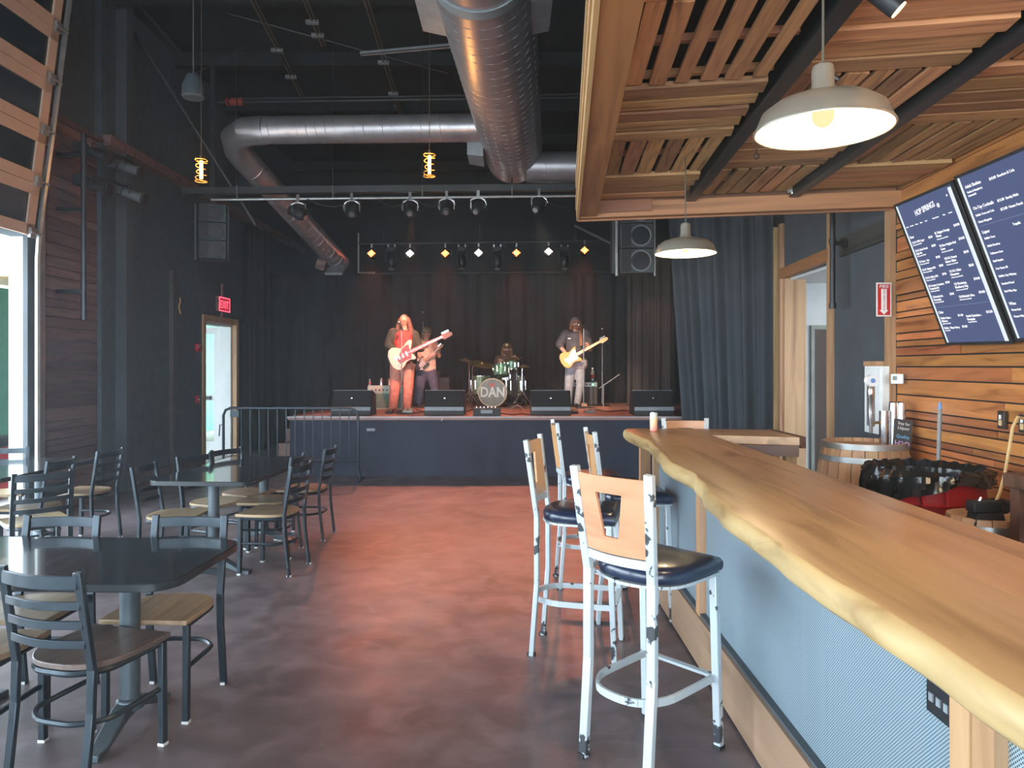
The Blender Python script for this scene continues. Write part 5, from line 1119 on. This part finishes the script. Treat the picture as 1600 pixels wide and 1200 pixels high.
# ---------------------------------------------------------------- ducts
def helix(axis_a, axis_b, r, pitch, m_, parent, rad=.0042):
    a = Vector(axis_a); b = Vector(axis_b); v = b-a; L_ = v.length; z = v.normalized(); x = z.cross(Vector((0, 0, 1))).normalized(); y = z.cross(x); n = int(L_/pitch*20); 
    pts = [a+z*(L_*i/n)+(x*math.cos(i*math.pi/10)+y*math.sin(i*math.pi/10))*(r+.001) for i in range(n+1)]
    return obj('spiral_seam', MB().tube(pts, rad, 4), m_, parent)
ZC = 4.6
a = Vector((-.37, 3.0, ZC)); b = Vector((.03, 10.3, ZC))
t = thing('main_duct', 'wide spiral metal duct running from the camera towards the stage', 'duct', (0, 0, 0))
obj('duct_tube', MB().tube([a, b, b+(b-a).normalized()*.03], [.40, .40, .36], 48), M['duct'], t); helix(a, b, .40, .16, M['duct'], t)
v = (b-a).normalized()
q = a+v*2.30; obj('collar', MB().tube([q, q+v*.12], .412, 48), M['duct_band'], t)
def register(px_side, y, z_, w_):
    c = a+(b-a)*((y-a.y)/(b.y-a.y)); x = c.x+px_side*.40; m = MB(); s_ = px_side
    m.add([(x-s_*.06, y, z_-.15), (x-s_*.06, y+w_, z_-.15), (x-s_*.06, y+w_, z_+.15), (x-s_*.06, y, z_+.15), (x+s_*.14, y+.03, z_-.12), (x+s_*.14, y+w_-.03, z_-.12), (x+s_*.14, y+w_-.03, z_+.12), (x+s_*.14, y+.03, z_+.12)], [(0, 1, 2, 3), (4, 7, 6, 5), (0, 4, 5, 1), (2, 6, 7, 3), (0, 3, 7, 4), (1, 5, 6, 2)])
    r_ = obj('air_register', m, M['duct_band'], t); g = MB()
    for k in range(5): g.box((x+s_*.142, y+w_/2, z_-.09+k*.045), (.006, w_-.1, .012))
    obj('grille', g, M['signwhite'], r_)
register(-1, 5.65, ZC-.0, .6); register(1, 5.65, ZC-.0, .6); register(-1, 9.2, ZC-.18, .5)
t = thing('branch_duct', 'slimmer spiral duct branching left then bending down to the stage corner', 'duct', (0, 0, 0)); rd = .172
p0 = Vector((-.35, 9.1, ZC)); p1 = P(415, 203.5, 9.2); p2 = P(372, 210, 9.25); 
pe = P(531, 412, 12.8)
pts = [p0, p1, P(384, 205.5, 9.3), P(368, 216, 9.55), P(372, 236, 9.85), P(385, 252, 10.1), pe]
obj('straight_run', MB().tube([p0, p1], rd, 32), M['duct'], t); obj('elbow', MB().tube([p1, P(384, 205.5, 9.22), P(367, 216, 9.45), P(372, 236, 9.75), P(385, 252, 9.95)], rd+.006, 24), M['duct'], t)
obj('sloping_run', MB().tube([P(385, 252, 9.95), pe], rd, 32), M['duct'], t); helix(p0, p1, rd, .12, M['duct'], t, .004); helix(P(385, 252, 9.95), pe, rd, .14, M['duct'], t, .004)
obj('end_grille', MB().box(P(524, 423, 12.5), (.30, .30, .04), Matrix.Rotation(.5, 3, 'X')), M['duct_band'], t)
obj('corner_bracket', MB().box(P(502, 414, 12.4), (.16, .1, .16), Matrix.Rotation(.3, 3, 'Y')), M['leftplank'], t)
t = thing('branch_duct', 'short dim duct stub branching right behind the canopy corner', 'duct', (0, 0, 0)); obj('duct_tube', MB().tube([(.2, 10.0, 4.35), (3.1, 10.0, 4.35)], .21, 32), M['duct'], t); helix((.45, 10.0, 4.35), (3.1, 10.0, 4.35), .21, .15, M['duct'], t, .004)
# ---------------------------------------------------------------- filament pendants
def edison(px, py, d_, label):
    p = P(px, py, d_); t = thing('filament_pendant', label, 'lamp', p, 0, 'glowing filament pendants'); h_ = .125
    obj('bulb', MB().tube([(0, 0, -.09), (0, 0, .10)], .016, 12), M['edison2'], t)
    obj('filament', MB().tube([(.007*math.sin(i), .007*math.cos(i), -.08+.17*i/30) for i in range(31)], .004, 5), M['edison'], t)
    obj('cage_ring', MB().tube([(math.cos(i*.5)*(.045+.018*abs(math.cos(i*math.pi/46))), math.sin(i*.5)*(.045+.018*abs(math.cos(i*math.pi/46))), -.12+.24*i/46) for i in range(47)], .0035, 5), M['cage'], t)
    for z_ in (-.12, .11): obj('cage_hoop', MB().tube([(math.cos(i*.39)*.063, math.sin(i*.39)*.063, z_) for i in range(16)], .004, 5, close=True), M['cage'], t)
    obj('socket', MB().tube([(0, 0, .10), (0, 0, .16)], .018, 10), M['blackmetal'], t)
    obj('cord', MB().tube([(0, 0, .16), (0, 0, 6.25-p.z)], .004, 5), M['cord'], t)
    lamp('filament_light', 'POINT', p+Vector((0, -.09, 0)), 9, (1, .45, .12), size=.05)
edison(314.5, 266, 7.8, 'glowing filament pendant on the left, near the exit door side')
edison(671, 258, 7.8, 'glowing filament pendant beside the wide duct')
# ---------------------------------------------------------------- rigging and stage lights
def pipe(name, label, pts, r, m_=None, cat='pipe'): return tag(obj(name, MB().tube(pts, r, 8), m_ or M['blackmetal']), label, cat)
dim = mat('rig_grey', (.04, .044, .044), .5, .4)
pipe('sprinkler_pipe', 'thin grey sprinkler pipe crossing above the branch duct', [P(340, 160, 10.6), P(905, 152, 10.4)], .022, dim)
pipe('sprinkler_pipe', 'dim second pipe just above the sprinkler pipe', [P(375, 154, 10.7), P(905, 147, 10.6)], .015, dim)
t = thing('pipe_valve', 'red painted valve on the left end of the sprinkler pipe', 'valve', P(370, 159, 10.6)); obj('valve_body', MB().tube([(-.09, 0, 0), (.09, 0, 0)], .055, 10), mat('valve_red', (.32, .04, .03), .5), t); obj('hand_wheel', MB().tube([(-.14, math.cos(i)*.05, math.sin(i)*.05) for i in range(6)], .012, 6, close=True), M['red'], t)
t = thing('strut_channel', 'pale metal strut hanging left of the wide duct', 'strut', (0, 0, 0)); obj('channel', MB().bar(P(564, 84, 7.9), P(742, 68, 7.6), .05, .03), M['track'], t); obj('slot', MB().bar(P(564, 85, 7.86), P(742, 69, 7.56), .008, .01), M['black'], t)
for i, (a_, b_) in enumerate((((392, 0), (470, 150)), ((474, 0), (503, 72)), ((569, 0), (625, 180)))):
    pa = PZ(a_[0], a_[1], 6.0); pb = PZ(b_[0], b_[1], 6.0); t = thing('conduit_run', ('left of three', 'short middle one of three', 'right of three')[i]+' thin conduits under the black ceiling', 'conduit', (0, 0, 0), 0, 'ceiling conduits')
    obj('conduit', MB().tube([pa, pb], .014, 6).tube([pa+Vector((.05, 0, 0)), pb+Vector((.05, 0, 0))], .01, 6), mat('conduit_brass', (.16, .12, .08), .5, .5), t)
    for q in (.45, .75): c_ = pa+(pb-pa)*q; obj('clip', MB().box(c_, (.16, .05, .05)), M['track'], t)
for i, (a_, b_, d_) in enumerate((((210, 0), (285, 85), 9), ((197, 30), (400, 352), 9.5), ((352, 20), (700, 115), 9.5), ((300, 118), (385, 72), 9), ((620, 110), (470, 135), 11.35))):
    pipe('brace_rod', ('upper left', 'long left', 'high centre', 'short left', 'faint far')[i]+' dark brace rod under the black ceiling', [P(a_[0], a_[1], d_), P(b_[0], b_[1], d_+.8)], .02 if i < 2 else .01, dim, 'brace')
t = thing('hanging_speaker', 'dark bell-shaped speaker hanging at the upper left', 'speaker', P(302, 133, 8.2)); obj('bell', MB().lathe([(.02, .13), (.07, .11), (.115, 0), (.125, -.13), (.11, -.15), (0, -.15)], seg=24), M['darkwall'], t); obj('suspension_cable', MB().tube([(0, 0, .12), (0, 0, 6.25-P(302, 133, 8.2).z)], .006, 5), M['track'], t)
# lighting bar over the stage lip
t = thing('lighting_beam', 'long dark beam and pipe carrying the front stage lights', 'beam', (0, 0, 0)); DB = 10.0
obj('beam', MB().bar(P(285, 299, DB), P(905, 293, DB), .10, .09), dim, t); obj('pipe', MB().tube([P(330, 312, DB-.15), P(905, 306, DB-.15)], .018, 8), M['track'], t)
for px in (370, 520, 660, 800): obj('pipe_hanger', MB().tube([P(px, 310, DB-.15), P(px, 290, DB-.1)], .008, 6), M['track'], t); obj('drop_rod', MB().tube([P(px, 296, DB), P(px, 296, DB)+Vector((0, 0, 2.2))], .008, 6), M['blackmetal'], t)
for i, a_ in enumerate(((480, 560), (590, 640), (650, 700), (905, 850))):
    c_ = [P(a_[0]+(a_[1]-a_[0])*q/6, 311+12*math.sin(math.pi*q/6), DB-.17) for q in range(7)]; obj('cable_loop', MB().tube(c_, .007, 5), M['rubber'], t)
def parcan(px, py, d_, label, yaw=0, pitch=.5, warm=False):
    p = P(px, py, d_); t = thing('stage_spotlight', label, 'lamp', p, 0, 'front stage spotlights')
    Rm = Matrix.Rotation(yaw, 3, 'Z') @ Matrix.Rotation(pitch, 3, 'X')
    A = lambda x, y, z_: Rm @ Vector((x, y, z_))
    obj('housing', MB().tube([A(0, -.12, 0), A(0, -.06, 0), A(0, .12, 0)], [.05, .085, .085], 20), M['black'], t); obj('lens', MB().tube([A(0, .118, 0), A(0, .126, 0)], .075, 20), M['glass'], t)
    obj('lamp_base', MB().tube([A(0, -.13, 0), A(0, -.16, 0)], .035, 12), M['steel'], t); obj('yoke', MB().tube([A(-.1, 0, 0), (-.1, 0, .12), (0, 0, .16), (.1, 0, .12), A(.1, 0, 0)], .008, 6), M['track'], t); obj('clamp', MB().box((0, 0, .2), (.04, .05, .09)), M['steel'], t)
    obj('safety_cable', MB().tube([(math.cos(q*.55)*.12, -.02, .04+math.sin(q*.55)*.10) for q in range(11)], .004, 5), M['steel'], t)
    return t
for px, py, yw, lb in ((466, 333, 1.1, 'front stage spotlight with bright rim, leftmost in front of the sloping duct'), (550, 330, .2, 'second front stage spotlight from the left'), (641, 329, .1, 'third front stage spotlight from the left'), (698, 327, 0, 'front stage spotlight fourth from the left, centre of the bar'), (747, 326, -.2, 'fifth front stage spotlight from the left'), (842, 323, -.4, 'rightmost front stage spotlight, nearest the canopy')):
    parcan(px, py, DB-.15, lb, yw)
# rear bar
DR = 13.0
t = thing('lighting_pipe', 'rear pipe over the stage carrying the coloured lights', 'pipe', (0, 0, 0)); obj('pipe', MB().tube([P(560, 381, DR), P(935, 376, DR)], .02, 8), dim, t); obj('lower_pipe', MB().tube([P(560, 427, DR+.6), P(960, 424, DR+.6)], .02, 8), dim, t)
obj('side_pipe', MB().tube([P(560, 364, DR), P(560, 426, DR), P(586, 426, DR)], .018, 8), M['track'], t)
for px in (600, 750, 900): obj('drop_rod', MB().tube([P(px, 380, DR), P(px, 380, DR)+Vector((0, 0, 2.4))], .008, 6), M['blackmetal'], t)
LED = ((581, 398, 'o'), (641, 398, 'w'), (696, 398, 'o'), (748, 397, 'w'), (807, 397, 'o'), (857, 395, 'w'), (913, 393, 'o'))
for i, (px, py, c_) in enumerate(LED):
    p = P(px, py, DR); nm = ('first', 'second', 'third', 'fourth', 'fifth', 'sixth', 'seventh')[i]
    t = thing('led_stage_light', nm+' LED stage light from the left, glowing '+('orange' if c_ == 'o' else 'white'), 'lamp', p, 0, 'LED lights on the rear pipe')
    Rm = Matrix.Rotation(-.3, 3, 'X'); A = lambda x, y, z_: Rm @ Vector((x, y, z_))
    obj('housing', MB().tube([A(0, -.05, 0), A(0, .07, 0)], [.085, .07], 20), M['black'], t); obj('yoke', MB().tube([(-.1, 0, 0), (-.1, 0, .1), (0, 0, .13), (.1, 0, .1), (.1, 0, 0)], .007, 6), M['blackmetal'], t); obj('clamp', MB().box((0, 0, .16), (.03, .04, .07)), M['steel'], t)
    for ax, az in ((0, 0), (.028, 0), (-.028, 0), (0, .028), (0, -.028), (.028, .028), (-.028, .028), (.028, -.028), (-.028, -.028), (.055, 0), (-.055, 0), (0, .055), (0, -.055)):
        c2 = A(ax, -.052, az); obj('led', MB().tube([c2, A(ax, -.058, az)], .0115, 8), M['led_o'] if c_ == 'o' else M['led_w'], t)
    col = (1, .22, .09) if c_ == 'o' else (1, .55, .38)
    if c_ == 'o': lamp('stage_floor_wash', 'SPOT', p+Vector((0, -.1, -.05)), 170, (1, .30, .16), aim=(p.x*.8, 11.3, ZS), cone=R(52), blend=.8, size=.05)
    lamp('stage_wash', 'SPOT', p+Vector((0, -.1, -.03)), 190 if c_ == 'o' else 90, col, aim=(p.x*.45-.2, 8.6-.25*abs(i-3), 0), cone=R(40), blend=1, size=.06)
for i, px in enumerate((612, 722, 777, 882)):
    p = P(px, 388, DR); t = thing('moving_head_light', ('leftmost', 'second from left', 'third from left', 'rightmost')[i]+' unlit black moving head light on the rear pipe', 'lamp', p, 0, 'moving head lights')
    obj('base', MB().box((0, 0, -.02), (.15, .14, .07)), M['black'], t, .006); obj('yoke', MB().tube([(-.09, 0, -.05), (-.1, 0, -.2), (-.08, 0, -.26)], .016, 6).tube([(.09, 0, -.05), (.1, 0, -.2), (.08, 0, -.26)], .016, 6), M['black'], t)
    obj('head', MB().sphere((0, 0, -.24), .1, 16, 10, (.75, .8, 1.35)), M['blackmetal'], t); obj('front_lens', MB().tube([(0, -.03, -.37), (0, -.035, -.385)], .05, 14), M['track'], t)
    for s_ in (-1, 1): obj('clamp', MB().box((s_*.06, 0, .04), (.025, .04, .06)), M['steel'], t)
# light on the performers from the front bar
for px, tx_, pw, cl in ((640, -1.75, 560, (1, .26, .16)), (748, -.3, 160, (1, .8, .6)), (842, 1.15, 620, (1, .72, .52)), (698, -1.6, 230, (1, .75, .6))):
    p = P(px, 327, DB-.15); lamp('front_spot', 'SPOT', p+Vector((0, .1, -.14)), pw, cl, aim=(tx_, 12.3, 1.55), cone=R(34), blend=.7, size=.05)
p = P(1000, 366, 12.6); lamp('wing_spot', 'SPOT', (2.4, 12.0, 3.8), 40, (1, .55, .4), aim=(2.5, 13.2, 1.6), cone=R(50), size=.05)
# line arrays
def line_array(label, px0, px1, pyt, pyb, d_, n_, m_=None, rz=0):
    a_ = P(px0, pyb, d_); b_ = P(px1, pyt, d_); t = thing('speaker_array', label, 'speaker', ((a_.x+b_.x)/2, d_, a_.z), rz); W = (b_.x-a_.x); hh = (b_.z-a_.z)/n_
    for k in range(n_):
        c_ = obj('speaker_cabinet', MB().bb((-W/2, 0, k*hh+.005), (W/2, .4, (k+1)*hh-.005)), m_ or mat('cab', (.05, .055, .055), .5), t, .01)
        r_ = hh*.40; obj('cone_ring', MB().tube([(W*.1+math.cos(i*.314)*r_, -.006, (k+.5)*hh+math.sin(i*.314)*r_) for i in range(20)], .012, 6, close=True), M['greyedge'] if not m_ else m_, c_)
        obj('cone', MB().lathe([(0, -.05), (r_*.35, -.02), (r_*.95, .0), (r_*.95, .01), (0, .01)], c=(W*.1, 0, (k+.5)*hh), seg=24, R=RX), M['blackmetal'], c_)
        obj('side_horn', MB().bb((-W/2+.01, -.03, k*hh+.02), (-W/2+.12*W/.5+.03, 0, (k+1)*hh-.02)), M['grille'], c_)
    obj('rigging_bar', MB().bb((-W/2-.06, .1, -.02), (-W/2-.03, .14, n_*hh)).bb((W/2+.02, .1, -.02), (W/2+.04, .14, n_*hh)), M['track'] if not m_ else m_, t)
    obj('suspension', MB().bb((-.03, .15, n_*hh), (.03, .2, 6.2-a_.z)), M['blackmetal'], t)
line_array('black speaker array hanging at the right of the stage', 970, 1022, 309, 427, 10.0, 3)
line_array('dim speaker array hanging at the left of the stage', 312, 352, 318, 404, 10.6, 3, M['darkwall'], .4)
tag(obj('speaker_column', MB().tube([P(960, 300, 10.3), P(960, 428, 10.3)], .06, 12), M['blackmetal']), 'black round column beside the right speaker array', 'column')
tag(obj('support_arm', MB().tube([P(898, 352, 10.6), P(955, 380, 10.4)], .025, 8), dim), 'grey diagonal arm bracing the right speaker array', 'brace')
# ---------------------------------------------------------------- left wall fixtures
p = P(131, 500, 7.94); t = thing('lighting_pole', 'vertical black pole on the plank wall carrying side lights', 'pole', (p.x, p.y, 0)); obj('pole', MB().tube([(0, 0, p.z-.0), (0, 0, 4.15)], .03, 8), M['blackmetal'], t)
for zz in (2.4, 3.3, 3.9): obj('wall_bracket', MB().bb((-.32, -.02, zz), (.0, .02, zz+.04)), M['blackmetal'], t)
for zz in (4.0, 3.69): obj('cross_arm', MB().tube([(-.02, 0, zz), (.10, .06, zz), (.27, .46, zz-.02)], .02, 6), M['blackmetal'], t)
def ellips(px, py, d_, label, m_, yaw=0):
    p = P(px, py, d_); t = thing('side_spotlight', label, 'lamp', p, yaw, 'side spotlights on the left wall')
    obj('barrel', MB().tube([(-.13, 0, .05), (-.02, 0, .01), (.12, 0, -.04)], [.05, .055, .06], 14), m_, t); obj('lamp_house', MB().box((-.17, 0, .06), (.12, .12, .12)), m_, t, .01); obj('colour_frame', MB().box((.14, 0, -.05), (.012, .13, .13), Matrix.Rotation(.35, 3, 'Y')), M['blackmetal'], t); obj('yoke', MB().tube([(0, -.08, 0), (0, -.08, .1), (0, .08, .1), (0, .08, 0)], .008, 6), M['blackmetal'], t)
    obj('bright_rim', MB().box((-.095, -.058, .03), (.012, .01, .09), Matrix.Rotation(.35, 3, 'Y')), M['steel'], t)
for a_ in ((201, 263, 8.4, 'upper grey side spotlight pointing right, past the plank wall', M['greywall']), (207, 305, 8.4, 'lower grey side spotlight pointing right, past the plank wall', M['greywall']), (150, 240, 8.0, 'upper black side spotlight on the plank wall', M['black']), (150, 290, 8.0, 'lower black side spotlight on the plank wall', M['black'])): ellips(*a_)
def wallbox(px, py): d_ = 5.0*F/(800-px); return Vector((-4.99, d_, H-(py-HY)*d_/F))
p = wallbox(345, 476); t = thing('exit_sign', 'red glowing EXIT sign above the open door on the left', 'sign', p)
obj('housing', MB().bb((0, -.24, -.13), (.05, .24, .13)), M['leftplank'], t, .006); obj('face', MB().bb((.05, -.22, -.115), (.055, .22, .115)), M['exitdim'], t)
RXm = Matrix(((0,0,1,0),(1,0,0,0),(0,1,0,0),(0,0,0,1)))
tx = text_mb([('EXIT', .185, Matrix.Translation((.056, 0, -.065)) @ RXm @ Matrix.Diagonal((.95, 1, 1, 1)), 'CENTER')]); obj('lettering', tx, M['exit'], t)
obj('frame', MB().ring([(-.23, -.12), (.23, -.12), (.23, .12), (-.23, .12)], [(-.215, -.105), (.215, -.105), (.215, .105), (-.215, .105)], .054, .06, lambda x, y, z: (z, x, y)), M['exit'], t)
obj('conduit', MB().bb((.0, -.03, .13), (.03, .03, .36)).bb((.0, -.03, -.22), (.03, .03, -.13)), M['leftplank'], t)
t = thing('door_notice', 'small white and blue paper notice on the open exit door leaf', 'notice', (-5.82, 12.985, 1.36)); obj('sheet', MB().bb((-.11, -.006, 0), (.11, 0, .32)), M['signwhite'], t); obj('print', MB().bb((-.09, -.008, .04), (.09, -.006, .2)), M['blue'], t)
p = wallbox(306, 543); t = thing('fire_alarm', 'small red fire alarm horn left of the exit door', 'alarm', p); obj('case', MB().bb((0, -.06, -.06), (.05, .06, .06)), M['signred'], t, .005); obj('strobe', MB().box((.055, 0, .02), (.02, .05, .03)), M['steel'], t)
p = wallbox(306, 624); t = thing('pull_station', 'small red fire pull station beside the exit door', 'alarm', p); obj('case', MB().bb((0, -.05, -.06), (.03, .05, .06)), M['signred'], t, .004); obj('pull_handle', MB().box((.035, 0, 0), (.01, .06, .02)), M['signwhite'], t)
p = wallbox(268, 470); t = thing('rope_cleat', 'rope hitched on a cleat on the brown wall post', 'rope', p+Vector((.09, 0, 0))); obj('cleat', MB().tube([(0, 0, -.06), (0, 0, .06)], .012, 6), M['blackmetal'], t); obj('rope', MB().tube([(.02, .02*math.sin(i), .05-.03*i) for i in range(9)], .01, 5), M['cage'], t)
# ---------------------------------------------------------------- thin scattering volume added to give the hall a milky veil
hm = bpy.data.materials.new('added_veil'); hm.use_nodes = True; hn_ = hm.node_tree.nodes; hn_.remove(hn_['Principled BSDF'])
vs_ = hn_.new('ShaderNodeVolumeScatter'); vs_.inputs['Color'].default_value = (.85, .93, 1, 1); vs_.inputs['Density'].default_value = .0047; vs_.inputs['Anisotropy'].default_value = .35
hm.node_tree.links.new(vs_.outputs[0], hn_['Material Output'].inputs['Volume'])
hz = obj('haze', MB().bb((-4.84, -5.8, .02), (6.5, 16.9, 6.0)), hm, None, kind='stuff'); tag(hz, 'thin bluish haze volume added to veil the hall', 'haze')
SC.cycles.volume_step_rate = 4
